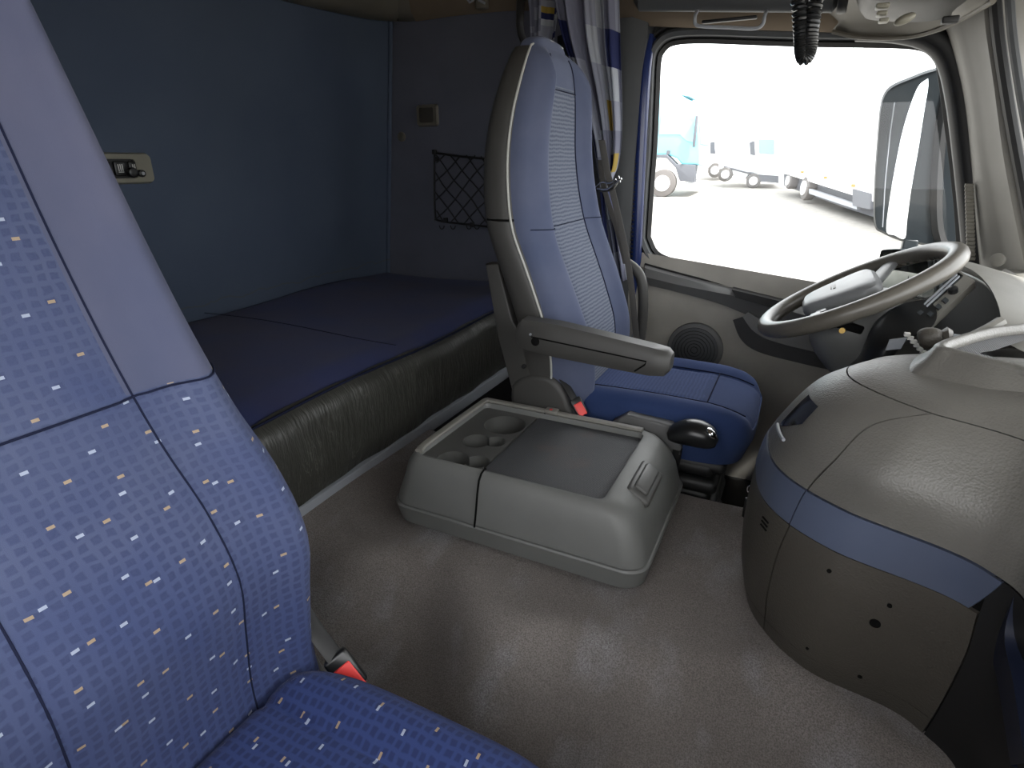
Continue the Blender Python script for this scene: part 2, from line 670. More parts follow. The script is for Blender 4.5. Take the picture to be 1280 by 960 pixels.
# beige rail over the back wall and round the corner to the door
def sweep(path, prof):
    """prof rows offset (inward n, z) along plan path"""
    rows = []
    n = len(path)
    for i, p in enumerate(path):
        p = Vector(p)
        d = (Vector(path[min(i + 1, n - 1)]) - Vector(path[max(i - 1, 0)]))
        d.z = 0
        d.normalize()
        nn = Vector((d.y, -d.x, 0))
        rows.append([p + nn * a + Vector((0, 0, b)) for a, b in prof])
    return rows


m = MB()
path = [(-2.16, .2, 1.63), (-2.16, 1.2, 1.63), (-2.16, 2.0, 1.63), (-2.15, 2.6, 1.655), (-2.11, 2.86, 1.675), (-1.98, 2.915, 1.675)]
prof = [(.005, 0), (.05, -.005), (.11, .02), (.15, .09), (.16, .25)]
m.grid(sweep(cr(path, 30), prof))
struct('trim_3', m, M['beige_hard'], 'taupe moulded edge above the back wall')
m = MB()
path = [(-1.98, 2.915, 1.675), (-1.7, 2.90, 1.675), (-1.3, 2.86, 1.65), (-1.0, 2.76, 1.56), (-.6, 2.70, 1.50), (0, 2.68, 1.43)]
prof = [(.0, 0), (.02, -.004), (.06, .02), (.10, .08), (.13, .2), (.14, .45)]
m.grid(sweep(cr(path, 34), prof))
struct('trim_4', m, M['beige'], 'beige lining band above the side wall and the driver window')
m = MB()
path = [(0.0, 2.68, 1.43)] + [at(u, v, y=q) for u, v, q in ((1075, 47, 2.64), (1130, 47, 2.56), (1170, 38, 2.47), (1205, 22, 2.36), (1240, 2, 2.2))] + [(.62, 1.6, 1.50), (.66, .8, 1.50), (.66, -.2, 1.50)]
prof = [(.0, 0), (.02, -.006), (.035, 0), (.06, .035), (.12, .07), (.20, .10), (.26, .3), (.27, .55)]
m.grid(sweep(cr(path, 40), prof))
struct('trim_5', m, M['beige_hard'], 'taupe curved front header above the windscreen corner')
m = MB()
m.tube([p + Vector((0, -.02, -.004)) for p in cr([(-.02, 2.66, 1.432)] + [at(u, v, y=q) for u, v, q in ((1075, 46, 2.62), (1130, 46, 2.54), (1170, 37, 2.45), (1205, 21, 2.34), (1240, 1, 2.18))], 24)], .008, 6)
struct('trim_6', m, M['beige_hard'])


# ---- door on the driver side: window opening with rounded corners
YD = 2.68
win_px = [(813, 296), (817, 235), (821, 183), (824, 120), (826, 78), (831, 64), (844, 56), (880, 54), (940, 56), (1000, 58), (1060, 59),
          (1120, 60), (1150, 63), (1165, 72), (1172, 90), (1180, 150), (1187, 203), (1193, 260), (1197, 320), (1203, 392), (1198, 410),
          (1170, 408), (1100, 388), (1040, 371), (1004, 361), (940, 346), (880, 332), (841, 323), (822, 314)]
inner = cr([at(u, v, y=YD + .06) for u, v in win_px + win_px[:1]], 117)[:-1]


def offset_loop(loop, d, y=None):
    c = sum(loop, Vector()) / len(loop)
    out = []
    n = len(loop)
    for i, p in enumerate(loop):
        t = (loop[(i + 1) % n] - loop[i - 1]).normalized()
        nn = Vector((t.z, 0, -t.x))
        if nn.dot(p - c) < 0:
            nn = -nn
        q = p + nn * d
        if y is not None:
            q.y = y
        out.append(q)
    return out


def loft_loops(mb, loops):
    mb.grid(loops, closed=True)


m = MB()
loft_loops(m, [offset_loop(inner, .0, YD + .075), offset_loop(inner, -.002, YD + .06), offset_loop(inner, .012, YD + .045), offset_loop(inner, .02, YD + .05)])
struct('window_1', m, M['black'], 'black rubber seal round the driver window')
m = MB()
loft_loops(m, [offset_loop(inner, .018, YD + .055), offset_loop(inner, .024, YD + .025), offset_loop(inner, .040, YD + .015),
               offset_loop(inner, .052, YD + .025), offset_loop(inner, .056, YD + .06)])
fr = struct('trim_7', m, M['pillar_b'], 'charcoal window frame of the driver door')
m = MB()
loft_loops(m, [offset_loop(inner, .056, YD + .05), offset_loop(inner, .064, YD + .03), offset_loop(inner, .074, YD + .03), offset_loop(inner, .085, YD + .06)])
struct('trim_8', m, M['black'], 'outer black door seal')
m = MB()
pane = offset_loop(inner, .004, YD + .066)
b0 = len(m.v)
m.v.extend(pane)
m.quad_uv(tuple(range(len(pane))))
struct('window_2', m, M['glass'], 'driver side window pane', smooth=False)

# blue painted jamb left of the window and B pillar
m = MB()
L = [at(813, 46, y=YD + .05), at(806, 90, y=YD + .02), at(800, 200, y=YD + .02), at(795, 320, y=YD + .02), at(792, 420, y=YD + .02)]
m.tube(cr(L, 14), .028, 10)
struct('trim_9', m, M['paint'], 'dark blue painted door jamb beside the window')
m = MB()
rows = []
for a, b in (((772, 25), (815, 20)), ((772, 90), (806, 90)), ((768, 200), (797, 200)), ((765, 330), (789, 330)), ((765, 520), (785, 520))):
    p, q = at(*a, y=YD), at(*b, y=YD)
    rows.append([p + Vector((-.35, .20, 0)), p + Vector((-.12, .02, 0)), p + Vector((-.02, -.02, 0)), p + Vector((.02, -.03, 0)), (p + q) / 2 + Vector((0, -.025, 0)), q + Vector((-.01, -.01, 0)), q + Vector((.0, .08, 0))])
m.grid(rows)
struct('trim_10', m, M['pillar_b'], 'charcoal trim of the pillar behind the driver door')
m = MB()
for i in range(26):
    v = 205 + i * 5
    p = at(794 - (v - 205) * .045, v, y=YD - .0)
    m.box(p + Vector((-.010, -.005, -.003)), p + Vector((.010, .01, .003)))
o = struct('trim_11', m, M['black'], 'ribbed vent strip on the pillar')
# outer body panel above the window and behind (keeps daylight out)
m = MB()
big = [Vector((p.x, YD + .07, p.z)) for p in offset_loop(inner, .075)]
c = sum(big, Vector()) / len(big)
outer = []
for p in big:
    d = p - c
    k = max(abs(d.x) / 1.0, abs(d.z) / .98)
    outer.append(Vector((c.x + d.x / k * 1.0, YD + .075, c.z + d.z / k * .98)))
# skip the stretch towards the windscreen
loft_loops(m, [offset_loop(inner, .06, YD + .06), big, outer])
b0 = len(m.v)
struct('door_1', m, M['pillar_b'], 'inner shell of the driver door')

# door lower panels
m = MB()
sill_t = [(806, 326), (850, 338), (940, 361), (1000, 376), (1060, 392), (1120, 407), (1200, 425)]
sill_m = [(806, 335), (850, 347), (940, 370), (1000, 385), (1060, 401), (1120, 416), (1200, 435)]
sill_b = [(812, 357), (850, 366), (900, 380), (950, 400), (1000, 415), (1060, 430), (1200, 470)]
A = [at(u, v, y=YD + .05) for u, v in sill_t]
B = [at(u, v, y=YD - .03) for u, v in sill_m]
C2 = [at(u, v, y=YD - .05) for u, v in [(a, (b + d) / 2) for (a, b), (_, d) in zip(sill_m, sill_b)]]
D = [at(u, v, y=YD - .03) for u, v in sill_b]
E2 = [p + Vector((0, .05, -.01)) for p in D]
m.grid([cr(A, 30), cr(B, 30), cr(C2, 30), cr(D, 30), cr(E2, 30)])
struct('trim_12', m, M['door_dark'], 'dark grey sill moulding below the driver window')
m = MB()
m.tube(cr([at(u, v + 4, y=YD + .01) for u, v in sill_t], 30), .006, 6)
m.tube(cr([at(u, v + 9, y=YD - .02) for u, v in sill_t[1:]], 30), .003, 6)
struct('trim_13', m, M['black'], 'black channel lines along the window sill')
m = MB()
q = [at(u, v, y=YD - .045) for u, v in ((915, 361), (985, 378), (985, 389), (920, 371))]
m.prism([(p.x, p.z) for p in q], YD - .060, YD + .02)
struct('trim_14', m, M['black'], 'small recessed grip slot in the door sill')
m = MB()
rows = []
for k, (zt, yy) in enumerate(((.60, .02), (.50, 0), (.30, -.01), (.10, -.005), (-.1, .0), (-.45, .02))):
    rows.append([(x, YD + yy, zt - .10 * (x + .65)) for x in [-.72 + 1.6 * i / 24 for i in range(25)]])
m.grid(rows)
struct('wall_door', m, M['door'], 'worn light grey lower skin of the driver door')
# armrest pocket on the door
m = MB()
P1 = [at(u, v, y=YD - .02) for u, v in ((916, 400), (926, 424), (948, 440), (1000, 454), (1060, 468), (1180, 500))]
P2 = [at(u, v, y=YD - .07) for u, v in ((928, 396), (942, 414), (965, 426), (1010, 438), (1060, 450), (1180, 480))]
P3 = [at(u, v, y=YD - .06) for u, v in ((935, 390), (955, 402), (980, 410), (1010, 418), (1060, 430), (1180, 460))]
P4 = [p + Vector((0, .06, 0)) for p in P3]
m.grid([cr(P1, 24), cr(P2, 24), cr(P3, 24), cr(P4, 24)])
struct('trim_15', m, M['door_dark'], 'dark moulded armrest pocket of the driver door')

# speaker in door
sp = thing('door_speaker', 'round dark speaker grille in the lower driver door', 'speaker', at(868, 437, y=YD - .03))
c = at(868, 437, y=YD - .03)
m = MB()
m.cyl(c + Vector((0, .012, 0)), .125, .03, 'Y', 40, bev=.008)
link('surround', m, M['door_dark'], sp)
m = MB()
m.cyl(c + Vector((0, -.004, 0)), .105, .012, 'Y', 40, bev=.004)
link('grille', m, M['pillar_b'], sp)
m = MB()
for k in range(1, 7):
    m.tube([c + Vector((math.cos(t) * .015 * k, -.011, math.sin(t) * .015 * k)) for t in [2 * PI * i / 30 for i in range(30)]], .0016, 5, closed=True)
link('grille_ring', m, M['black'], sp)

# A pillar
m = MB()
rows = []
pl = [((1150, -10), (1200, -15), (1243, -20)), ((1180, 30), (1210, 30), (1240, 25)), ((1203, 110), (1228, 110), (1250, 105)), ((1214, 200), (1240, 200), (1262, 195)),
      ((1221, 290), (1256, 285), (1278, 280)), ((1226, 345), (1266, 350), (1296, 360)), ((1230, 430), (1279, 440), (1320, 450))]
for a, b, c_ in pl:
    p0 = at(*a, y=YD - .02)
    p1 = at(*a, y=YD - .10)
    p2 = at(*b, y=YD - .20)
    p3 = at(*c_, y=YD - .30)
    rows.append([p0, p1, (p1 + p2) / 2 + Vector((-.012, -.012, 0)), p2 + Vector((-.012, 0, 0)), (p2 + p3) / 2 + Vector((-.008, 0, 0)), p3, p3 + Vector((.10, .10, 0))])
rows = [cr(r, 14) for r in rows]
rows = [[r[j] for r in rows] for j in range(14)]
rows = [cr(r, 30) for r in rows]
m.grid(rows)
struct('wall_front_pillar', m, M['pillar'], 'light grey windscreen pillar trim')
m = MB()
pts = [at(u, v, y=YD - .31) for u, v in ((1236, -20), (1241, 40), (1251, 110), (1263, 180), (1276, 250), (1290, 330), (1310, 420))]
m.tube([p + Vector((.012, 0, 0)) for p in cr(pts, 26)], .016, 8)
pts2 = [at(u, v, y=YD - .04) for u, v in ((1060, 34), (1110, 36), (1150, 46), (1174, 70), (1187, 120), (1197, 200), (1203, 260), (1209, 330), (1213, 420))]
m.tube([p + Vector((.035, 0, 0)) for p in cr(pts2, 26)], .048, 10)
struct('trim_16', m, M['black'], 'black rubber edging on both sides of the windscreen pillar')
m = MB()
pts3 = [at(u, v, y=YD - .36) for u, v in ((1250, -20), (1254, 40), (1264, 110), (1277, 180), (1292, 250))]
m.tube([p + Vector((.02, 0, 0)) for p in cr(pts3, 26)], .012, 8)
struct('trim_17', m, M['pillar_b'])
# vent slats at pillar foot
m = MB()
vt = thing('pillar_vent', 'narrow ribbed vent strip at the foot of the windscreen pillar', 'vent', at(1210, 320, y=YD - .10))
for i in range(20):
    v = 232 + i * 4.8
    p = at(1211 + (v - 222) * .03, v, y=YD - .115)
    mm = MB()
    mm.box(p + Vector((-.012, -.004, -.0065)), p + Vector((.012, .006, .0065)), bev=.002)
    link('slat', mm, M['beige_hard'], vt)
m = MB()
c = at(1247, 325, y=YD - .27)
m.cyl(c, .022, .012, Vector((-.55, -.8, .05)), 28, bev=.003)
cap = tag(link('screw_cap', m, M['pillar']), 'round cover cap low on the light grey windscreen pillar', 'cap')

# windscreen
m = MB()
rows = []
for y in [2.45 - 2.65 * i / 16 for i in range(17)]:
    bow = .10 * (1 - ((y - 1.1) / 1.35) ** 2)
    rows.append([(.92 + bow, y, .60), (.80 + bow, y, 1.15), (.72 + bow, y, 1.55)])
m.grid(rows)
struct('window_3', m, M['glass'], 'windscreen pane')
m = MB()
m.box((.60, -.25, 1.46), (.95, 2.6, 2.0))  # lower edge brought down to keep the sun off the floor
struct('trim_18', m, M['beige'])
# unseen passenger door header and pillar, closed to darken the cab
m = MB()
m.box((-1.12, -.30, 1.42), (.8, -.24, 2.0))
m.box((-1.12, -.30, -.1), (-.70, -.24, 1.5))
struct('trim_19', m, M['beige'])
# unseen passenger door base closed to darken the cab, leak panels, front bulkhead
m = MB()
m.box((-1.12, -.30, -.52), (1.3, -.24, .62))
m.box((-1.6, 2.80, -.55), (1.3, 2.88, .30))  # this and the next box added to close a light leak
m.box((-1.6, 1.68, -.55), (-1.22, 2.9, -.02))
m.box((1.0, -.3, -.5), (1.3, 2.78, .62))
struct('wall_front', m, M['black'], 'bulkhead below the windscreen, unseen passenger door base and added light-blocking panels')

# ================================================================== BUNK
mat = thing('bunk_mattress', 'navy cloth bunk mattress with creased black vinyl front edge', 'mattress', (-1.8, 1.4, .06))
m = MB()
rows = []
nyy = 60
for i in range(41):
    fx = i / 40
    x = -1.205 - fx * 1.11
    r = []
    for j in range(nyy + 1):
        y = -.2 + 3.08 * j / nyy
        z = .318 + .05 * min(1, fx / .12) ** .6 + .008 * math.sin(x * 5 + y * 3) * min(1, fx * 5) + .006 * math.sin(y * 6.1)
        e = min(1, (2.90 - y) / .06)
        z -= .03 * (1 - e) ** 2
        if fx > .93:
            z -= .04 * ((fx - .93) / .07) ** 2
        r.append((x, y, z))
    rows.append(r)
m.grid(rows)
link('cover_top', m, M['navy'], mat)
m = MB()
rows = []
prof = [(-1.230, .348), (-1.208, .336), (-1.190, .318), (-1.180, .29), (-1.176, .22), (-1.180, .14), (-1.188, .09), (-1.20, .055)]
for j in range(nyy * 2 + 1):
    y = -.2 + 3.08 * j / (nyy * 2)
    rows.append([(x + .005 * math.sin(y * 13 + z * 9) + .003 * math.sin(y * 31 + z * 30), y, z + .006 * math.sin(y * 6.1) * (z > .25)) for x, z in prof])
m.grid(rows)
link('front_panel', m, M['vinyl'], mat)
m = MB()
m.tube(cr([(-1.215, y, .345 + .006 * math.sin(y * 6.1)) for y in [-.2 + .15 * i for i in range(21)]], 60), .004, 6)
link('piping', m, M['seam'], mat)
m = MB()
m.tube([(-1.27 - 1.1 * i / 20, 1.62, .377 + .008 * math.sin((-1.27 - 1.1 * i / 20) * 5 + 4.9)) for i in range(21)], .0015, 5)
link('seam', m, M['seam'], mat)
m = MB()
m.box((-1.215, -.2, .004), (-1.185, 2.55, .055), bev=.004)
tag(link('bunk_rail', m, M['rail']), 'long grey metal rail along the floor below the bunk mattress', 'rail')

# things on the walls
cp = thing('control_panel', 'pale bezelled heater control panel on the back wall', 'control panel', (-2.23, 1.35, .92))
X = -2.232
a, b = at(120, 190, x=X), at(193, 229, x=X)


def ring_panel(mb, y0, y1, z0, z1, xx, th, hole=None, r=.02):
    mb.box((xx - .002, y0, z0), (xx + th, y1, z1), bev=r)


m = MB()
ya, yb, za, zb = a.y - .12, b.y, b.z, a.z
prof = []


def rrect(y0, y1, z0, z1, r, n=5):
    out = []
    for cy, cz, a0 in ((y1 - r, z1 - r, 0), (y0 + r, z1 - r, 90), (y0 + r, z0 + r, 180), (y1 - r, z0 + r, 270)):
        for k in range(n + 1):
            t = math.radians(a0 + 90 * k / n)
            out.append((cy + r * math.cos(t), cz + r * math.sin(t)))
    return out


def bezel(mb, o_, i_, f, d0, d1, r_o=.02, r_i=.012):
    """frame between rounded rectangles; f maps (p, q, depth)->3D"""
    O = rrect(*o_, r_o)
    I = rrect(*i_, r_i)
    O2 = rrect(o_[0] + .006, o_[1] - .006, o_[2] + .006, o_[3] - .006, max(.004, r_o - .004))
    mb.grid([[f(p, q, 0) for p, q in O], [f(p, q, d1) for p, q in O2], [f(p, q, d1) for p, q in I], [f(p, q, d0) for p, q in I]], closed=True)


fx = lambda p, q, d: Vector((X + d, p, q))
bezel(m, (ya, yb, za, zb), (ya + .05, yb - .065, za + .02, zb - .022), fx, .004, .016)
link('bezel', m, M['ivory'], cp)
m = MB()
m.box((X, ya + .05, za + .02), (X + .005, yb - .065, zb - .022))
bk = link('backing', m, M['black'], cp)
for k in range(4):
    m = MB()
    y0 = ya + .058 + k * .052
    m.box((X, y0, za + .028), (X + .014, y0 + .044, zb - .03), bev=.004)
    sw = link('rocker_switch', m, M['blackgloss'], cp)
    m = MB()
    for q_ in range(3):
        m.box((X + .0142, y0 + .012 + q_ * .007, za + .045), (X + .0148, y0 + .015 + q_ * .007, za + .068))
    m.box((X + .0142, y0 + .011, za + .040), (X + .0148, y0 + .030, za + .043))
    link('heating_symbol', m, M['print'], sw)
m = MB()
m.cyl((X + .018, yb - .088, za + .040), .017, .03, 'X', 20, bev=.003)
m.cyl((X + .016, yb - .055, za + .036), .013, .028, 'X', 20, bev=.003)
kn = link('knob', m, M['blackgloss'], cp)
m = MB()
m.cyl((X + .031, yb - .055, za + .036), .006, .004, 'X', 16)
link('knob_tip', m, M['rail'], kn)
m = MB()
m.box((X, 2.13, 1.32), (X + .005, 2.14, 1.345), bev=.002)

# ashtray
Y = 2.918
at_ = thing('wall_ashtray', 'small square taupe-framed flip ashtray on the far blue wall', 'ashtray', at(535, 144, y=Y))
p, q = at(521, 131, y=Y), at(549, 158, y=Y)
f2 = lambda a, b, d: Vector((a, Y - d, b))
m = MB()
bezel(m, (p.x, q.x, q.z, p.z), (p.x + .018, q.x - .026, q.z + .02, p.z - .016), f2, .004, .016, .018, .01)
link('frame', m, M['beige_hard'], at_)
m = MB()
m.box((p.x + .016, Y - .009, q.z + .018), (q.x - .024, Y, p.z - .014), bev=.003)
link('lid', m, M['dash_low'], at_)
m = MB()
m.cyl(at(502, 171, y=Y - .004), .026, .014, 'Y', 28, bev=.004)
tag(link('round_clip', m, M['beige_hard']), 'small round taupe clip near the corner of the blue walls', 'clip')

# elastic net
net = thing('storage_net', 'black elastic storage net on a wire frame on the far wall', 'net', at(575, 235, y=Y))
YN = Y - .03
fr_px = [(543, 191), (543, 230), (544, 268), (549, 276), (580, 280), (640, 287)]
tp_px = [(543, 191), (580, 196), (640, 201)]
m = MB()
m.tube(cr([at(u, v, y=YN) for u, v in fr_px], 24), .006, 7)
m.tube(cr([at(u, v, y=YN) for u, v in tp_px], 12), .006, 7)
m.tube([at(640, 201, y=YN), at(640, 287, y=YN)], .006, 7)
link('wire_frame', m, M['black'], net)


def netp(a, b):
    """a 0..1 across, b 0..1 down"""
    t = (543 + 97 * a, 191 + 10 * a)
    d = (543 + 97 * a, 275 + 12 * a)
    return at(t[0] + 1 * math.sin(b * 9 + a * 5), t[1] + (d[1] - t[1]) * b + 2 * math.sin(a * 9), y=YN - .006 - .02 * math.sin(b * PI) * math.sin(min(1, a) * PI))


for k in range(-3, 6):
    for sgn in (1, -1):
        pts = []
        for i in range(15):
            b = i / 14
            a = k * .2 + (b if sgn > 0 else 1 - b) * .72
            if 0 <= a <= 1:
                pts.append(netp(a, b))
        if len(pts) > 2:
            m = MB()
            m.tube(pts, .0036, 6)
            link('net_cord', m, M['black'], net)
for u, v in ((543, 190), (546, 199), (557, 275), (590, 281)):
    m = MB()
    m.box(at(u, v, y=YN) - Vector((.012, .01, .012)), at(u, v, y=YN) + Vector((.012, .01, .012)), bev=.004)
    link('hook', m, M['black'], net)
for u in (552, 566, 586, 596):
    m = MB()
    c = at(u, 281, y=YN)
    m.tube([c + Vector((math.cos(t) * .016, 0, -.004 + math.sin(t) * .02)) for t in [PI + PI * i / 8 for i in range(9)]], .003, 5)
    link('loop', m, M['black'], net)

# coat hook high on far wall
hk = thing('coat_hook', 'small wire coat hook on the beige lining over the far wall', 'hook', at(598, 5, y=2.78))
m = MB()
p = at(602, 2, y=2.78)
m.box(p - Vector((.03, .012, .03)), p + Vector((.03, .02, .03)), bev=.008)
link('plate', m, M['beige_hard'], hk)
m = MB()
m.tube([at(u, v, y=2.75) for u, v in ((584, -12), (583, -2), (587, 3), (592, 0), (594, -6), (598, 0), (606, 4))], .005, 7)
link('wire', m, M['rail'], hk)

# ================================================================== SEATS
def backrest_surface(sec, yc, rows=56, na=80, nexp=3.6, bol=.035, seam_in=.60):
    """sec rows: (z, x_front, half width, depth, side roundness)"""
    def S(a, t):
        z, xf, w, d = crf([Vector((s[0], s[1], s[2], s[3])) for s in sec], t)
        ca, sa = math.cos(a), math.sin(a)
        y = w * math.copysign(abs(ca) ** (2 / nexp), ca)
        x = -d / 2 + d / 2 * math.copysign(abs(sa) ** (2 / nexp), sa)
        s_ = abs(y) / max(w, .001)
        if sa > 0:
            bump = math.exp(-((s_ - .80) / .14) ** 2)
            groove = math.exp(-((s_ - seam_in) / .035) ** 2)
            x += (bol * bump - .007 * groove) * min(1, sa * 3) * min(1, (1 - t) * 6)
        return Vector((xf + x - bol * .5, yc + y, z))
    return S


def build_back(root, sec, yc, mats, seam_in, rows=64, na=96, bol=.035, seams=(), cent=None, extra=None):
    S = backrest_surface(sec, yc, bol=bol, seam_in=seam_in)
    R = [[S(2 * PI * j / na, i / rows) for j in range(na)] for i in range(rows + 1)]
    # round the top and the bottom
    top = R[-1]
    c = sum(top, Vector()) / na
    for k, (sx, dz) in enumerate(((.93, .012), (.78, .024), (.5, .032), (.15, .035))):
        R.append([c + (p - c) * sx + Vector((0, 0, dz)) for p in top])
    bot = R[0]
    c = sum(bot, Vector()) / na
    R.insert(0, [c + (p - c) * .5 + Vector((0, 0, -.02)) for p in bot])
    arc = [0]
    for i in range(1, len(R)):
        arc.append(arc[-1] + (R[i][na // 4] - R[i - 1][na // 4]).length)
    tt = [0] + [i / rows for i in range(rows + 1)] + [1] * 4

    def uvf(i, j):
        p = R[i][j % na]
        a = 2 * PI * j / na
        return ((p.y - yc) + (0 if math.sin(a) > .0 else 3), arc[i])

    def mif(i, j):
        p = (R[i][j] + R[i + 1][(j + 1) % na]) / 2
        a = 2 * PI * (j + .5) / na
        w = crf([Vector((s[2], 0, 0)) for s in sec], tt[i]).x
        s_ = (p.y - yc) / max(w, .001)
        return cent(s_, tt[i], math.sin(a) > 0)
    m = MB()
    m.grid(R, closed=True, uvf=uvf, mif=mif, cap0=True, cap1=True)
    o = link('backrest', m, mats, root)
    # seams
    for path in seams:
        m = MB()
        pts = []
        for s_, t in path:
            z, xf, w_, d = crf([Vector((q[0], q[1], q[2], q[3])) for q in sec], t)
            ca = max(-1, min(1, s_))
            a = math.acos(math.copysign(abs(ca) ** (3.6 / 2), ca))
            pts.append(S(a, t) + Vector((.0038, 0, 0)))
        m.tube(pts, .0016, 6)
        link('seam', m, M['seam'], o)
    return S, o


def seg(a, b, n=14):
    return [(a[0] + (b[0] - a[0]) * i / n, a[1] + (b[1] - a[1]) * i / n) for i in range(n + 1)]


def build_cushion(root, x0, x1, y0, y1, z0, z1, mats, yc, cent, name='seat_cushion', droop=.03, nexp=5):
    na, R = 96, []
    cx, hx, cy, hy = (x0 + x1) / 2, (x1 - x0) / 2, (y0 + y1) / 2, (y1 - y0) / 2
    h = z1 - z0
    lev = [(.80, 0), (.93, .01), (.97, .05), (1.0, h * .45), (1.0, h * .7), (.985, h * .86), (.955, h * .95), (.91, h * .99), (.85, h * 1.0)]
    lev += [(.85 - .85 * k / 14, h * 1.0) for k in range(1, 14)] + [(.02, h)]
    for sc, dz in lev:
        r = []
        for j in range(na):
            a = 2 * PI * j / na
            ca, sa = math.cos(a), math.sin(a)
            ex = math.copysign(abs(ca) ** (2 / nexp), ca)
            ey = math.copysign(abs(sa) ** (2 / nexp), sa)
            px_, py_ = cx + hx * sc * ex, cy + hy * sc * ey
            z = z0 + dz
            s_ = abs(py_ - cy) / hy
            if dz > h * .8:
                z += .018 * math.exp(-((s_ - .78) / .16) ** 2) - .008 * math.exp(-((s_ - .56) / .03) ** 2)
                f = max(0, (px_ - (x1 - .16)) / .16)
                z -= droop * f * f
                z += .01 * math.sin((px_ - x0) / (x1 - x0) * PI)
            r.append(Vector((px_, py_, z)))
        R.append(r)

    def uvf(i, j):
        p = R[i][j % na]
        return (p.y - yc, p.x + p.z * (0 if i > 6 else -1))

    def mif(i, j):
        p = (R[i][j] + R[i + 1][(j + 1) % na]) / 2
        return cent((p.y - cy) / hy, (p.x - x0) / (x1 - x0), i > 5)
    m = MB()
    m.grid(R, closed=True, uvf=uvf, mif=mif, cap0=True, cap1=True)
    return link(name, m, mats, root), R


def buckle(root, pos, d, up, scale=1.0):
    """seat belt buckle: black body, red button, at pos pointing along d"""
    d = Vector(d).normalized()
    up = Vector(up)
    s = d.cross(up).normalized()
    n = s.cross(d).normalized()
    T = Matrix.Translation(Vector(pos)) @ Matrix((s, d, n)).transposed().to_4x4() @ Matrix.Scale(scale, 4)
    m = MB()
    m.box((-.026, -.04, -.013), (.026, .042, .013), T, bev=.007)
    b = link('belt_buckle', m, M['blackgloss'], root)
    m = MB()
    m.box((-.019, -.016, .006), (.019, .038, .0165), T, bev=.004)
    m.box((-.019, .030, -.006), (.019, .0455, .0162), T, bev=.004)
    link('release_button', m, M['red'], b)
    m = MB()
    m.tube([T @ Vector(p) for p in ((0, -.035, 0), (0, -.09, -.005), (0, -.16, -.03))], .016, 8, flat=.35)
    link('buckle_stalk', m, M['black'], b)
    return b


# ---- passenger seat (nearest the camera)
YC1 = .305
ps = thing('co_driver_seat', 'large near seat in checked blue cloth with white and tan flecks', 'seat', (-.6, YC1, -.1))
sec1 = [(.10, -.615, .262, .20), (.16, -.635, .270, .20), (.24, -.640, .272, .21), (.34, -.632, .280, .22), (.44, -.625, .285, .22), (.54, -.660, .280, .22), (.64, -.725, .272, .22),
        (.76, -.780, .262, .22), (.90, -.822, .245, .21), (1.04, -.848, .222, .20), (1.18, -.862, .190, .19), (1.30, -.875, .160, .17), (1.38, -.90, .135, .14)]


def cent1(s_, t, front):
    sb = .60 if t < .44 else .58
    if front and abs(s_) < .43:
        return 0 if t < .81 else 1
    return 0 if t < .545 else 1


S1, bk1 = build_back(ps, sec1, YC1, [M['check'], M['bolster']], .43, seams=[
    [(.43, t) for t in [.02 + .96 * i / 40 for i in range(41)]],
    [(-.43, t) for t in [.02 + .96 * i / 40 for i in range(41)]],
    seg((-.97, .545), (.985, .545), 40), seg((-.43, .81), (.43, .81), 20)], cent=cent1)
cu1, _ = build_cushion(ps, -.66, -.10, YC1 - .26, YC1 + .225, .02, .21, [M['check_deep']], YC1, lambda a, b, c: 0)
m = MB()
m.prism([(-.78, -.05), (-.78, .16), (-.72, .20), (-.66, .17), (-.63, .10), (-.61, -.05)], YC1 + .225, YC1 + .25, bev=.010)
link('side_cover', m, M['shell'], ps)
buckle(ps, at(432, 838, y=.545), (.62, .05, -.75), (.55, -.65, .5), .85)
m = MB()
m.box((-.62, YC1 - .2, -.16), (-.16, YC1 + .2, .07), bev=.02)
link('base', m, M['black'], ps)

# ---- driver seat
YC2 = 1.935
ds = thing('driver_seat', 'worn blue driver seat with ribbed centre and folded-down armrest', 'seat', (-.45, YC2, -.44))
sec2 = [(.15, -.575, .235, .17), (.28, -.555, .255, .17), (.42, -.56, .275, .17), (.54, -.60, .29, .16), (.66, -.65, .298, .15), (.78, -.70, .297, .145),
        (.90, -.728, .280, .14), (1.02, -.742, .258, .135), (1.13, -.742, .232, .13), (1.22, -.742, .200, .12), (1.285, -.752, .165, .105), (1.325, -.775, .125, .085)]


def cent2(s_, t, front):
    if front and abs(s_) < .53:
        return 0 if t < .80 else 1
    return 1


S2, bk2 = build_back(ds, sec2, YC2, [M['ribbed'], M['bolster_drv']], .53, bol=.045, seams=[
    [(.53, t) for t in [.05 + .9 * i / 40 for i in range(41)]],
    [(-.53, t) for t in [.05 + .9 * i / 40 for i in range(41)]],
    seg((-.97, .47), (.97, .47), 40), seg((-.53, .80), (.53, .80), 20)], cent=cent2)


def cent3(s_, t, top):
    return 0 if (abs(s_) < .56 and t < .72 and top) else 1


cu2, R2 = build_cushion(ds, -.66, -.035, YC2 - .235, YC2 + .285, .09, .262, [M['ribbed_navy'], M['bolster_navy']], YC2, cent3, droop=.035)
m = MB()
for sy in (-.125, .175):
    m.tube([(-.60 + .53 * i / 20, YC2 + sy, .2665 + .008 * math.sin((-.60 + .53 * i / 20 + .66) / .62 * PI) - .035 * max(0, (-.60 + .53 * i / 20 + .195) / .16) ** 2) for i in range(21)], .0022, 5)
m.tube([(-.19, YC2 - .12 + .29 * i / 12, .272) for i in range(13)], .0022, 5)
link('seam', m, M['seam'], cu2)
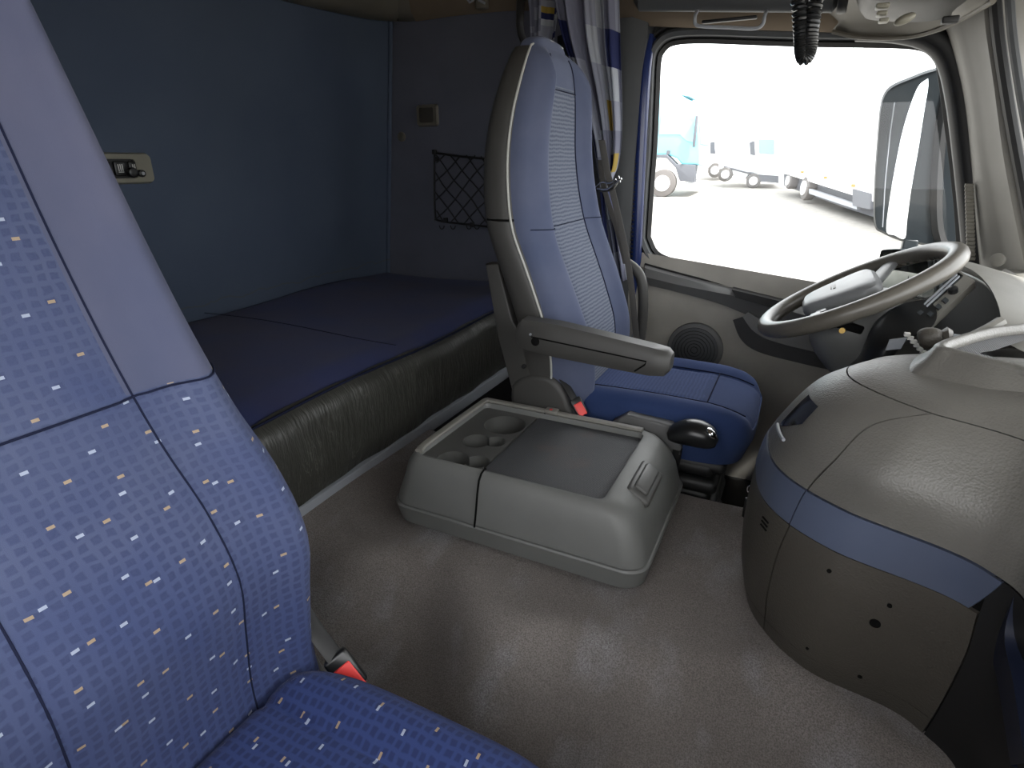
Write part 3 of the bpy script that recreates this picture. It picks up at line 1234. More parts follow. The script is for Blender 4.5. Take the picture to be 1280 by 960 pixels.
# shell behind the backrest with pale piping on its near edge
m = MB()
rows = []
ns = 40
for i in range(ns + 1):
    t = i / ns
    z, xf, w_, d = crf([Vector(s) for s in sec2], .0 + t)
    z = .20 + (z - .15) * .955
    xb = xf - d - .02
    r = []
    for (fy, fx_) in ((-1.0, .075), (-1.05, .065), (-1.07, .03), (-1.04, -.02), (-.9, -.045), (-.4, -.06), (.4, -.06), (.9, -.045), (1.04, -.02), (1.07, .03), (1.05, .065), (1.0, .075)):
        r.append(Vector((xb + fx_ * (1 - .5 * t * t) + .018 * t * t, YC2 + fy * w_, z)))
    rows.append(r)
m.grid([cr(r, 34) for r in rows])
last = [r for r in [cr(rows[-1], 34)]][0]
c = sum(last, Vector()) / len(last)
m.grid([last, [c + (p - c) * .6 + Vector((0.01, 0, .012)) for p in last], [c + (p - c) * .1 + Vector((0.01, 0, .015)) for p in last]])
sh = link('backrest_shell', m, M['shell'], ds)
m = MB()
m.tube([r[1] + Vector((.006, -.001, 0)) for r in rows[2:]] + [rows[-1][1] + Vector((.015, .05, .018)), rows[-1][1] + Vector((.02, .12, .026)), rows[-1][1] + Vector((.02, .22, .02))], .0035, 6)
link('piping', m, M['edge'], sh)
m = MB()
p = rows[22][1]
m.tube([rows[19][k] + Vector((0, -.002 if k < 3 else 0, 0)) for k in range(0, 5)], .004, 5)
link('joint_line', m, M['gap'], sh)
# lower shell and recliner cover
m = MB()
q = [at(u, v, y=1.665) for u, v in ((606, 330), (622, 330), (640, 400), (664, 440), (682, 478), (672, 500), (640, 490), (622, 420))]
m.prism([(p.x, p.z) for p in q], 1.665, 1.72, bev=.006)
link('side_frame', m, M['shell'], ds)
m = MB()
m.cyl(at(655, 458, y=1.662), .008, .012, 'Y', 14, bev=.002)
link('bolt', m, M['black'], ds)
m = MB()
q = [at(u, v, y=1.655) for u, v in ((641, 532), (637, 498), (640, 480), (655, 471), (675, 469), (692, 476), (705, 492), (716, 520), (722, 545))]
m.prism([(p.x, p.z) for p in cr(q, 28)], 1.655, 1.715, bev=.02)
link('side_cover', m, M['shell'], ds)
buckle(ds, at(723, 508, y=1.66), (.45, -.1, -.60), (.45, -.75, .35), .74)
# armrest (near side)
arm = MB()
st = [at(650, 415, y=1.56), at(656, 415, y=1.56), at(700, 424, y=1.56), at(760, 437, y=1.56), at(815, 449, y=1.56), at(834, 452, y=1.56), at(840, 452, y=1.56)]
hh = [.030, .047, .052, .047, .042, .036, .022]
rows = []
for p, h in zip(st, hh):
    r = []
    for cy, cz in ((-.030, -.95), (-.036, -.6), (-.037, .45), (-.022, .95), (.022, 1.0), (.034, .7), (.034, -.7), (.022, -1.0), (-.018, -1.0)):
        r.append(p + Vector((0, cy * (.8 if h < .035 else 1), cz * h)))
    rows.append(r)
arm.grid(rows, closed=True, cap0=True, cap1=True)
ao = link('armrest', arm, M['shell'], ds)
m = MB()
yy = 1.5215
q = [at(u, v, y=yy) for u, v in ((664, 421), (720, 433), (808, 452), (806, 456), (793, 464), (655, 440))]
m.tube(q[0:4] + [q[4]], .0022, 5)
m.cyl(at(669, 427, y=yy), .0135, .006, 'Y', 20, bev=.002)
link('panel_line', m, M['gap'], ao)
m = MB()
m.cyl(at(663, 418, y=yy), .0035, .005, 'Y', 10)
link('screw', m, M['rail'], ao)
# suspension base
m = MB()
for k in range(9):
    rr = .205 + (.018 if k % 2 else 0)
    m.box((-.34 - rr, YC2 - rr + .0, -.36 + k * .05), (-.34 + rr, YC2 + rr, -.31 + k * .05), bev=.02)
link('suspension_bellows', m, M['black'], ds)
m = MB()
m.box((-.62, YC2 - .22, -.45), (-.08, YC2 + .22, -.34), bev=.01)
link('base', m, M['black'], ds)
m = MB()
m.box((-.60, YC2 - .20, .055), (-.10, YC2 + .25, .10), bev=.02)
link('cushion_frame', m, M['black'], ds)
# far grab rail
gh = MB()
P = [at(u, v, y=2.43) for u, v in ((772, 326), (784, 329), (797, 340), (803, 356), (804, 385), (801, 420), (794, 452))]
gh.tube(cr(P, 24), .022, 12)
tag(link('grab_rail', gh, M['shell']), 'curved dark grab rail between the driver seat and the door', 'grab rail')
# belt
sb = thing('seat_belt', 'grey seat belt hanging from the pillar behind the driver seat', 'seat belt', at(775, 300, y=2.34))


def strap(px_, y, wd, mat_, name, parent, dy=None):
    P = cr([at(u, v, y=y + (dy[i] if dy else 0)) for i, (u, v) in enumerate(px_)], 30)
    m = MB()
    rows = []
    for i, p in enumerate(P):
        rows.append([p + Vector((-wd / 2, 0, 0)), p + Vector((0, -.002, 0)), p + Vector((wd / 2, 0, 0)), p + Vector((wd / 2, .003, 0)), p + Vector((-wd / 2, .003, 0))])
    m.grid(rows, closed=True, cap0=True, cap1=True)
    return link(name, m, mat_, parent)


strap([(752, 175), (758, 210), (768, 250), (779, 300), (788, 350), (795, 420), (800, 470)], 2.33, .026, M['belt'], 'webbing', sb)
strap([(750, 200), (755, 235), (772, 290), (782, 330)], 2.35, .022, M['belt'], 'webbing', sb)
hkx = thing('curtain_tie', 'black curtain tie band with a chrome hook beside the driver headrest', 'curtain tie', at(765, 238, y=2.32))
m = MB()
m.tube(cr([at(u, v, y=2.31) for u, v in ((746, 236), (756, 238), (766, 235), (772, 226))], 12), .013, 8, flat=.5)
link('band', m, M['black'], hkx)
m = MB()
m.tube(cr([at(u, v, y=2.29) for u, v in ((746, 236), (757, 237), (768, 230), (777, 223))], 12), .004, 7)
m.tube(cr([at(u, v, y=2.29) for u, v in ((744, 234), (752, 228), (762, 229), (770, 224))], 12), .003, 7)
m.tube([at(773, 220, y=2.29), at(775, 228, y=2.29)], .003, 7)
link('hook', m, M['chrome'], hkx)
m = MB()
m.tube(cr([at(u, v, y=2.62) for u, v in ((652, -10), (650, 20), (652, 45), (668, 78), (690, 100))], 16), .035, 8, flat=.3)
tag(link('belt_guide', m, M['black']), 'black belt guide strap hanging behind the driver headrest', 'strap')

# ---- gear selector beside the driver seat
gs = thing('gear_selector', 'gear selector with black oval knob and chrome badge beside driver cushion', 'gear selector', at(830, 560, y=1.60))
m = MB()
q = [at(u, v, y=1.655) for u, v in ((765, 528), (783, 519), (838, 532), (852, 545), (850, 570), (800, 575), (765, 560))]
m.prism([(p.x, p.z) for p in q], 1.655, 1.70, bev=.008)
pod = link('pod', m, M['door_dark'], gs)
m = MB()
tp = at(783, 519, y=1.675)
tq = at(838, 532, y=1.675)
ax = (tq - tp).normalized()
cc = tp + (tq - tp) * .28 + Vector((0, .0, .002))
Tm = Matrix.Translation(cc) @ Matrix((ax, Vector((0, 1, 0)), ax.cross(Vector((0, 1, 0))))).transposed().to_4x4()
m.box((-.028, -.016, -.003), (.028, .016, .003), Tm, bev=.006)
pl_ = link('switch_recess', m, M['black'], pod)
m = MB()
m.box((-.018, -.009, -.002), (.018, .009, .005), Tm, bev=.003)
link('rocker_switch', m, M['door_dark'], pl_)
m = MB()
m.tube([at(u, v, y=1.67) for u, v in ((840, 590), (846, 560))], .018, 10)
link('lever_shaft', m, M['black'], gs)
m = MB()
kc = at(866, 546, y=1.64)
ang = Matrix.Rotation(math.radians(-4), 4, 'Y')
na, R_ = 28, []
for i in range(19):
    t = i / 18
    xx = -.078 + .152 * t
    rr = .037 * math.sqrt(max(0, 1 - (2 * t - 1) ** 2)) ** .75 * (1.0 + .22 * t)
    R_.append([kc + ang @ Vector((xx, rr * 1.1 * math.cos(2 * PI * j / na), rr * math.sin(2 * PI * j / na) + .014 * math.sin(t * PI))) for j in range(na)])
m.grid(R_, closed=True, cap0=True, cap1=True)
kb = link('knob', m, M['blackgloss'], gs)
m = MB()
m.ball(kc + Vector((.052, -.014, .029)), .021, (1, 1.0, .55), Matrix.Rotation(math.radians(40), 4, 'Y'))
link('chrome_badge', m, M['chrome'], kb)

# ================================================================== CENTRE CONSOLE TRAY
ct = thing('console_tray', 'grey folding console tray with cup holders on the carpet tunnel', 'console', (-.57, 1.4, 0))


def ring(x0, x1, y0, y1, z, r, n=8):
    out = []
    for cx, cy, a0 in ((x1 - r, y1 - r, 0), (x0 + r, y1 - r, 90), (x0 + r, y0 + r, 180), (x1 - r, y0 + r, 270)):
        for k in range(n + 1):
            t = math.radians(a0 + 90 * k / n)
            out.append(Vector((cx + r * math.cos(t), cy + r * math.sin(t), z)))
    return out


m = MB()
m.grid([ring(-.915, -.240, 1.165, 1.63, .012, .05), ring(-.945, -.215, 1.135, 1.648, .022, .06), ring(-.955, -.205, 1.125, 1.65, .075, .06), ring(-.952, -.208, 1.128, 1.648, .080, .06)], closed=True, cap0=True, cap1=True)
link('base_shell', m, M['console'], ct)
m = MB()
RX0, RX1, RY0, RY1 = -.890, -.335, 1.190, 1.600
ZT = .222
m.grid([ring(-.948, -.212, 1.132, 1.645, .082, .058), ring(-.946, -.218, 1.134, 1.644, .10, .058), ring(-.932, -.232, 1.148, 1.64, .15, .055),
        ring(-.922, -.258, 1.158, 1.636, .192, .052), ring(-.910, -.292, 1.172, 1.631, .215, .045), ring(-.900, -.325, 1.182, 1.625, ZT, .038),
        ring(RX0, RX1, RY0, RY1, ZT - .001, .022), ring(RX0 + .003, RX1 - .003, RY0 + .003, RY1 - .003, ZT - .006, .02),
        ring(RX0 + .004, RX1 - .004, RY0 + .004, RY1 - .004, .165, .02)], closed=True)
up = link('upper_shell', m, M['console'], ct)
m = MB()
for u0, v0, u1, v1 in ((602, 597, 602, 671),):
    pass
xs = at(602, 600, z=.2).x
yp = [(1.196, .2225), (1.184, .223), (1.172, .220), (1.158, .206), (1.148, .171), (1.134, .102), (1.127, .078)]
m.tube([(xs, y - .0005, z) for y, z in yp], .003, 6)
link('joint_line', m, M['gap'], up)
m = MB()
yp = [(1.60, .2225), (1.625, .223), (1.633, .218), (1.637, .205), (1.641, .171), (1.646, .102)]
m.tube([(xs, y + .0005, z) for y, z in yp], .003, 6)
link('joint_line', m, M['gap'], up)
# raised far and left rim in lighter plastic
m = MB()
pr = [(-.885, 1.196), (-.893, 1.26), (-.893, 1.57), (-.885, 1.606), (-.86, 1.612), (-.5, 1.612), (-.345, 1.612)]
P = [Vector((a, b, ZT + .004)) for a, b in pr]
m.tube(cr(P, 40), .013, 8, flat=.55)
link('rim', m, M['rim'], ct)
m = MB()
c = Vector((xs + .02, 1.612, ZT + .010))
m.box(c - Vector((.022, .016, .008)), c + Vector((.022, .016, .006)), bev=.005)
hg = link('hinge', m, M['rim'], ct)
m = MB()
m.cyl(c + Vector((0, -.006, .006)), .005, .003, 'Z', 12)
link('red_dot', m, M['red'], hg)
# cup holder insert with bored wells
ZI = .205
XD = -.690
m = MB()
m.box((RX0 + .004, RY0 + .004, .03), (XD - .003, RY1 - .004, ZI))
ins = link('cup_insert', m, [M['well']], ct, smooth=False)
wells = [((631, 531), .066), ((596, 551), .042), ((619, 552), .032), ((566, 574), .046), ((597, 577), .034)]
cutm = MB()
for (u, v), r in wells:
    p = at(u, v, z=ZI)
    r = min(r, abs(XD - .008 - p.x), p.x - RX0 - .008) if True else r
    r = max(r, .03)
cut = []
for i, ((u, v), r) in enumerate(wells):
    p = at(u, v, z=ZI)
    c_ = MB()
    c_.cyl((p.x, p.y, .26), r, .40, 'Z', 40, r2=r * 1.06)
    me = bpy.data.meshes.new('well_cut')
    me.from_pydata([tuple(q) for q in c_.v], [], c_.f)
    co = bpy.data.objects.new('well_cut', me)
    COL.objects.link(co)
    md = ins.modifiers.new('b', 'BOOLEAN')
    md.operation = 'DIFFERENCE'
    md.object = co
    md.solver = 'EXACT'
    cut.append(co)
bpy.context.view_layer.update()
dg = bpy.context.evaluated_depsgraph_get()
me2 = bpy.data.meshes.new_from_object(ins.evaluated_get(dg))
ins.modifiers.clear()
ins.data = me2
me2.materials.append(M['gap'])  # well floors blackened, painting in the shade of their depth
for p_ in me2.polygons:
    if abs(p_.normal.z) > .9 and p_.center.z < .15 and p_.center.z > .04:
        p_.material_index = len(me2.materials) - 1
me2.shade_smooth()
me2.set_sharp_from_angle(angle=math.radians(30))
for co in cut:
    bpy.data.objects.remove(co)
m = MB()
m.box((XD + .003, RY0 + .004, .16), (RX1 - .004, RY1 - .004, ZI + .001), bev=.003)
link('lid_panel', m, M['rubber'], ct)
m = MB()
m.box((XD, RY0 + .004, .098), (RX1 - .004, RY1 - .004, .12))
link('tray_bottom', m, M['black'], ct)
# latch in the sloping right end
m = MB()
lc = at(819, 606, z=.198)
ln = Vector((.52, 0, .85)).normalized()
Tm = Matrix.Translation(Vector((-.268, lc.y, .2035))) @ Matrix((Vector((0, 1, 0)), Vector((-ln.z, 0, ln.x)), ln)).transposed().to_4x4()
m.box((-.085, -.036, -.02), (.085, .036, .003), Tm, bev=.012)
lr = link('latch_recess', m, M['well'], ct)
m = MB()
m.box((-.066, -.018, -.004), (.066, .024, .012), Tm, bev=.007)
link('latch_handle', m, M['well'], lr)
m = MB()
m.box((-.80, 1.24, -.02), (-.34, 1.62, .02), bev=.01)
link('foot', m, M['well'], ct)

# ================================================================== DASH CONSOLE
LV = [
    (-.02, [(.75, 1.47), (.20, 1.48), (.04, 1.42), (.02, 1.30), (.06, 1.19), (.16, 1.10), (.34, 1.045), (.42, .85), (.44, .1)]),
    (.06, [(.75, 1.49), (.20, 1.50), (.02, 1.42), (.00, 1.29), (.04, 1.17), (.15, 1.07), (.34, 1.02), (.42, .85), (.44, .1)]),
    (.15, [(.75, 1.50), (.20, 1.51), (.01, 1.43), (-.015, 1.29), (.025, 1.155), (.14, 1.05), (.34, 1.00), (.41, .82), (.43, .1)]),
    (.25, [(.75, 1.50), (.20, 1.51), (.01, 1.43), (-.015, 1.29), (.025, 1.15), (.135, 1.045), (.34, .985), (.40, .82), (.42, .1)]),
    (.33, [(.75, 1.50), (.20, 1.505), (.012, 1.425), (-.008, 1.29), (.03, 1.15), (.14, 1.05), (.335, .98), (.39, .82), (.41, .1)]),
    (.41, [(.75, 1.49), (.20, 1.50), (.025, 1.41), (.005, 1.29), (.04, 1.16), (.15, 1.06), (.335, .975), (.38, .8), (.40, .1)]),
    (.49, [(.75, 1.46), (.2, 1.46), (.055, 1.38), (.032, 1.26), (.07, 1.145), (.17, 1.055), (.34, .98), (.385, .8), (.40, .1)]),
    (.56, [(.75, 1.43), (.22, 1.43), (.095, 1.36), (.075, 1.26), (.11, 1.17), (.205, 1.085), (.36, 1.01), (.41, .8), (.43, .1)]),
    (.60, [(.75, 1.40), (.25, 1.40), (.145, 1.345), (.125, 1.27), (.155, 1.20), (.235, 1.12), (.375, 1.03), (.44, .8), (.46, .1)]),
    (.622, [(.75, 1.38), (.28, 1.385), (.19, 1.34), (.175, 1.28), (.20, 1.22), (.27, 1.14), (.40, 1.04), (.48, .8), (.50, .1)]),
    (.642, [(.78, 1.34), (.36, 1.36), (.27, 1.32), (.26, 1.28), (.285, 1.235), (.35, 1.16), (.46, 1.04), (.56, .8), (.58, .1)]),
    (.665, [(.90, 1.25), (.55, 1.30), (.45, 1.28), (.44, 1.26), (.46, 1.23), (.50, 1.16), (.58, 1.04), (.70, .8), (.72, .1)]),
    (.66, [(1.02, 1.15), (.85, 1.2), (.80, 1.2), (.79, 1.19), (.80, 1.17), (.83, 1.12), (.86, 1.0), (.92, .8), (.95, .1)]),
]
ZI0, ZI1 = 4, 5     # stripe band between these levels
nl = len(LV) - 1


def D(s, tl):
    """s 0..8 along the contour, tl level index (float)"""
    k = max(0, min(nl, tl))
    cols = [Vector((*crf([Vector((*q, 0)) for q in pts], s / 8).xy, z)) for z, pts in LV]
    return crf(cols, k / nl)


_cache = {}


def Dc(s, tl):
    key = (round(s, 4), round(tl, 4))
    if key not in _cache:
        _cache[key] = D(s, tl)
    return _cache[key]


def dn(s, tl):
    e = .02
    a = Dc(min(8, s + e), tl) - Dc(max(0, s - e), tl)
    b = Dc(s, min(nl, tl + e)) - Dc(s, max(0, tl - e))
    n_ = a.cross(b)
    return -n_.normalized() if n_.dot(Vector((0, -1, .3))) < 0 and False else n_.normalized()


cen = Vector((.6, 1.2, .3))


def patch(name, mat_, s0, s1, t0, t1, off=.0, ns=40, nt=16, parent=None, rim=.010):
    """s0,s1 may be functions of tl; edges rolled inward"""
    rows = []

    def pt(i, j, o_):
        tl = t0 + (t1 - t0) * i / nt
        a = s0(tl) if callable(s0) else s0
        b = s1(tl) if callable(s1) else s1
        s = a + (b - a) * j / ns
        n_ = dn(s, tl)
        if n_.dot(Dc(s, tl) - cen) < 0:
            n_ = -n_
        return Dc(s, tl) + n_ * o_
    for i in range(-1, nt + 2):
        ii = max(0, min(nt, i))
        r = []
        for j in range(-1, ns + 2):
            jj = max(0, min(ns, j))
            edge = (i != ii) or (j != jj)
            r.append(pt(ii, jj, off - rim if edge else off))
        rows.append(r)
    m = MB()
    m.grid(rows)
    return link(name, m, mat_, parent)


dc = thing('dashboard_console', 'rounded grey dashboard console with slate blue trim band and top tray', 'dashboard', (.4, 1.2, -.02))
# seam between left and near panels, sweeping up to the top
def sA(tl):
    # s position of the diagonal seam as function of level
    return crf([Vector((x, 0, 0)) for x in (4.08, 4.24, 4.33, 4.38, 4.44, 4.50, 4.56, 4.64, 5.08, 5.3, 5.4, 5.4, 5.4)], tl / nl).x


g = .012
rear = patch('core', M['gap'], 0, 8, 0, 8.9, off=-.008, ns=90, nt=40, parent=dc, rim=0)
patch('left_lower_panel', M['dash_low'], 0, lambda t: sA(t) - g, 0.9, 3.98, ns=60, parent=dc)
patch('left_plinth', M['dash_low'], 0, lambda t: sA(t) - g, 0, .88, ns=60, nt=6, parent=dc)
patch('near_lower_panel', M['dash_low'], lambda t: sA(t) + g, 6.08, 0.9, 3.98, ns=60, parent=dc)
patch('near_plinth', M['dash_low'], lambda t: sA(t) + g, 6.08, 0, .88, ns=60, nt=6, parent=dc)
patch('blue_trim_left', M['stripe'], .9, lambda t: sA(t) - g, 4.02, 4.98, off=.002, ns=60, nt=8, parent=dc)
patch('blue_trim_near', M['stripe'], lambda t: sA(t) + g, lambda t: 6.0 + .22 * (t - 4), 4.02, 4.98, off=.003, ns=60, nt=8, parent=dc)
patch('left_upper_panel', M['dash'], 0, lambda t: sA(t) - g, 5.02, 7.98, ns=70, nt=24, parent=dc)
patch('near_upper_panel', M['dash'], lambda t: sA(t) + g, 7.98, 5.02, 7.98, ns=70, nt=24, parent=dc)
patch('top_panel', M['dash'], 0, 8, 8.03, 12, ns=90, nt=30, parent=dc)
patch('passenger_side_panel', M['black'], 6.10, 8, 0, 4.98, ns=30, parent=dc)
# thumb recess near the far top edge
m = MB()
R_ = []
for i in range(9):
    tl = 5.75 + 1.05 * i / 8
    R_.append([Dc(s, tl) + (dn(s, tl) if dn(s, tl).dot(Dc(s, tl) - cen) > 0 else -dn(s, tl)) * .0025 for s in [3.02 + (.12 + .52 * min(1, i / 4)) * j / 10 for j in range(11)]])
m.grid(R_)
link('air_outlet', m, M['screen'], dc)
m = MB()
m.tube([Dc(2.98 + .62 * i / 20, 5.72 - .0 * i) + Vector((-.006, -.004, .0)) for i in range(21)], .004, 6)
link('outlet_lip', m, M['rail'], dc)
# ridges for a slot group, screw holes
holes = [(1036, 713, .004), (1114, 756, .004), (1091, 780, .009), (1010, 808, .003), (1075, 846, .004)]


def hit_dash(u, v):
    best = None
    for a in range(0, 241):
        s = 1.5 + 6.5 * a / 240
        for b in range(0, 60):
            tl = 8.0 * b / 60
            p = Dc(s, tl)
            q = p - CAM
            zc = q.dot(FW)
            du = 640 + F * q.dot(RT) / zc - u
            dv = 480 - F * q.dot(UP) / zc - v
            e = du * du + dv * dv
            if best is None or e < best[0]:
                best = (e, s, tl)
    return best[1], best[2]


for u, v, r in holes:
    s, tl = hit_dash(u, v)
    n_ = dn(s, tl)
    if n_.dot(Dc(s, tl) - cen) < 0:
        n_ = -n_
    m = MB()
    m.cyl(Dc(s, tl) + n_ * .001, r, .003, n_, 16)
    link('screw_hole', m, M['gap'], dc)
s, tl = hit_dash(956, 655)
for k in range(3):
    m = MB()
    p = Dc(s + .0, tl + (k - 1) * .12)
    n_ = dn(s, tl)
    if n_.dot(p - cen) < 0:
        n_ = -n_
    a = Dc(s - .08, tl + (k - 1) * .12) + n_ * .002
    b = Dc(s + .08, tl + (k - 1) * .12) + n_ * .002
    m.tube([a, b], .002, 6)
    link('slot', m, M['gap'], dc)
# tray with raised lip on top
tz = .655
m = MB()
lipP = [at(u, v, z=.668) for u, v in ((1360, 490), (1285, 468), (1235, 456), (1198, 446), (1176, 440), (1180, 434), (1198, 428), (1222, 421), (1255, 415), (1320, 410))]
lip = cr(lipP, 50)
m.tube(lip, .013, 12, flat=1.0)
lc_ = sum(lip, Vector()) / len(lip)


def outw(p, d, dz):
    o_ = (p - lc_)
    o_.z = 0
    o_.normalize()
    return p + o_ * d + Vector((0, 0, dz))


m.grid([[outw(p, -.008, .009) for p in lip], [outw(p, .006, .011) for p in lip], [outw(p, .016, .002) for p in lip], [outw(p, .026, -.014) for p in lip], [outw(p, .042, -.028) for p in lip], [outw(p, .06, -.050) for p in lip]])
link('tray_lip', m, M['dash'], dc)
m = MB()
cc = sum(lip, Vector()) / len(lip)
m.grid([[p + Vector((0, 0, -.004)) for p in lip], [cc + (p - cc) * .1 + Vector((0, 0, -.006)) for p in lip]])
link('tray_mat', m, M['rubber'], dc)

# blue upright trim and vent at the right edge (passenger side)
pv = thing('passenger_vent', 'dark slatted air vent with navy surround at the lower right edge', 'vent', (.42, .7, .1))
m = MB()
rows = []
for u, v, d_ in ((1258, 742, 0), (1244, 800, 0), (1256, 860, 0), (1272, 960, 0)):
    p = at(u, v, x=.385)
    q = at(u + 22, v - 2, x=.375)
    rows.append([p, p + Vector((-.008, 0, .0)), q + Vector((-.01, 0, 0)), q + Vector((.02, 0, 0))])
rows = [cr(c_, 14) for c_ in [[r[j] for r in rows] for j in range(4)]]
m.grid(rows)
link('surround', m, flat('deep_navy_trim', (26, 32, 50), .4), pv)
for k in range(5):
    m = MB()
    p = at(1272 + k * 9, 765 + k * 6, x=.392)
    q = at(1302 + k * 9, 905 + k * 12, x=.392)
    m.tube([p, q], .006, 6)
    link('slat', m, M['black'], pv)

# keys
ky = thing('key_bunch', 'small bunch of keys with a green tag hanging beside the console', 'keys', at(940, 612, y=1.50))
m = MB()
m.ball(at(947, 596, y=1.46), .010, (1, .6, 1.3))
m.ball(at(942, 605, y=1.46), .008, (1, .6, 1.2))
link('green_tag', m, M['green'], ky)
m = MB()
m.tube([at(940, 612, y=1.46) + Vector((math.cos(t) * .012, 0, math.sin(t) * .012)) for t in [2 * PI * i / 14 for i in range(14)]], .002, 5, closed=True)
m.box(at(937, 620, y=1.46) - Vector((.004, .002, .015)), at(937, 620, y=1.46) + Vector((.004, .002, .015)), bev=.001)
m.box(at(943, 618, y=1.46) - Vector((.004, .002, .01)), at(943, 618, y=1.46) + Vector((.004, .002, .01)), bev=.001)
link('keys', m, M['chrome'], ky)
m = MB()
m.box(at(935, 635, y=1.47) - Vector((.012, .006, .03)), at(935, 635, y=1.47) + Vector((.012, .006, .03)), bev=.004)
link('key_fob', m, M['black'], ky)

# ================================================================== STEERING
YW = 1.93
WC = Vector((.160, YW, .645))
tilt = math.radians(-30)
WR = Matrix.Translation(WC) @ Matrix.Rotation(tilt, 4, 'Y')
WRAD = .252
sw = thing('steering_wheel', 'four-spoke grey steering wheel with worn leather rim', 'steering wheel', WC)
m = MB()
m.tube([WR @ Vector((WRAD * math.cos(t), WRAD * math.sin(t), 0)) for t in [2 * PI * i / 72 for i in range(72)]], .0245, 14, closed=True)
rimo = link('rim', m, M['wheel'], sw)
m = MB()
for i in range(26):
    t = math.radians(-58 + i * 4.6)
    m.ball(WR @ Vector(((WRAD - .012) * math.cos(t), (WRAD - .012) * math.sin(t), -.012)), .0105)
link('finger_grips', m, M['wheel'], rimo)
# airbag pad
m = MB()
R_ = []
for dz, sc in ((-.045, .80), (-.03, .95), (0, 1.0), (.018, .97), (.028, .88), (.032, .6), (.033, .1)):
    r = []
    for j in range(40):
        a = 2 * PI * j / 40
        ex = math.copysign(abs(math.cos(a)) ** .5, math.cos(a))
        ey = math.copysign(abs(math.sin(a)) ** .5, math.sin(a))
        r.append(WR @ Vector((-.035 + .105 * ex * sc * (1.0), .125 * ey * sc * (1 + .25 * ex), dz)))
    R_.append(r)
m.grid(R_, closed=True, cap0=True, cap1=True)
pad = link('airbag_pad', m, M['hub'], sw)
m = MB()
m.box((-.045, -.03, .0325), (-.038, .03, .035), WR, bev=.001)
m.box((-.052, -.022, .0325), (-.049, .022, .035), WR, bev=.001)
link('faint_emblem', m, M['rim'], pad)
for (a, wy) in ((118, .05), (-118, .05), (62, .04), (-62, .04)):
    t = math.radians(a)
    m = MB()
    dv_ = Vector((math.cos(t), math.sin(t), 0))
    sd_ = Vector((-math.sin(t), math.cos(t), 0))
    rows = []
    for f, wd, th, zz in ((.07, wy * 1.0, .016, -.016), (.13, wy * .75, .014, -.016), (.19, wy * .62, .013, -.010), (.268, wy * .7, .011, -.002)):
        rows.append([WR @ (dv_ * f + sd_ * wd * math.cos(q_) + Vector((0, 0, zz + th * math.sin(q_)))) for q_ in [2 * PI * k / 14 for k in range(14)]])
    m.grid(rows, closed=True, cap0=True, cap1=True)
    sp_ = link('spoke', m, M['hub'], sw)
    if a == -118:
        m = MB()
        for q_ in (0, 1):
            cc_ = dv_ * (.185 + .028 * q_) + Vector((0, 0, .008 + .003 * q_))
            m.box(cc_ - Vector((.014, .016, .005)), cc_ + Vector((.014, .016, .006)), WR, bev=.003)
        link('spoke_buttons', m, M['blackgloss'], sp_)
# column
cl = thing('steering_column', 'grey steering column shroud below the wheel with stalks', 'steering column', (.25, YW, .3))
m = MB()
R_ = []
for (fx_, fz, rx, ry) in ((0.0, -.045, .085, .085), (.01, -.08, .12, .12), (.05, -.14, .13, .125), (.12, -.22, .12, .11), (.22, -.32, .10, .09), (.3, -.5, .08, .08)):
    c_ = WC + Vector((fx_ + .0, 0, fz))
    ax_ = Matrix.Rotation(tilt, 4, 'Y')
    R_.append([c_ + ax_ @ Vector((rx * math.cos(q_), ry * math.sin(q_), 0)) for q_ in [2 * PI * k / 30 for k in range(30)]])
m.grid([[cr([R_[i][k] for i in range(6)], 20)[j] for k in range(30)] for j in range(20)], closed=True, cap0=True, cap1=True)
link('shroud', m, M['console'], cl)
m = MB()
m.box((-.035, -.012, -.012), (.035, .012, .012), Matrix.Translation(at(1062, 408, y=1.815)) @ Matrix.Rotation(.2, 4, 'Y'), bev=.006)
link('ignition_recess', m, M['gap'], cl)
m = MB()
m.cyl(at(1053, 413, y=1.80), .008, .012, Vector((-.2, -1, .1)), 14)
link('key_barrel', m, flat('brass', (180, 150, 90), .3, 1), cl)
# dark stalk pod
m = MB()
R_ = []
P = [at(u, v, y=1.70) for u, v in ((1150, 395), (1130, 402), (1112, 415), (1100, 435), (1085, 455), (1060, 475))]
for i, p in enumerate(cr(P, 16)):
    w_ = .022 + .020 * math.sin(PI * min(1, (i + 3) / 16))
    R_.append([p + Vector((w_ * math.cos(q_) * 1.0, .06 * math.sin(q_), w_ * .9 * math.cos(q_ - 1.2))) for q_ in [2 * PI * k / 18 for k in range(18)]])
m.grid(R_, closed=True, cap0=True, cap1=True)
link('stalk_pod', m, M['blackgloss'], cl)
m = MB()
q = [at(1112, 425, y=1.632), at(1134, 422, y=1.632), at(1126, 436, y=1.632), at(1107, 438, y=1.632)]
b0 = len(m.v)
m.v.extend(q)
m.v.extend([p + Vector((0, .006, 0)) for p in q])
for f in ((0, 1, 2, 3), (7, 6, 5, 4), (0, 4, 5, 1), (1, 5, 6, 2), (2, 6, 7, 3), (3, 7, 4, 0)):
    m.quad_uv(f)
link('sticker', m, M['rail'], cl)

# ---- instrument binnacle
bn = thing('instrument_binnacle', 'light grey instrument binnacle with dark opening and switch panel', 'binnacle', (.5, 1.8, .55))
hoodO = [(1196, 326), (1215, 328), (1240, 338), (1262, 356), (1280, 380), (1292, 410), (1300, 450)]
hoodI = [(1200, 340), (1216, 346), (1234, 356), (1248, 372), (1255, 392), (1256, 410), (1252, 420)]
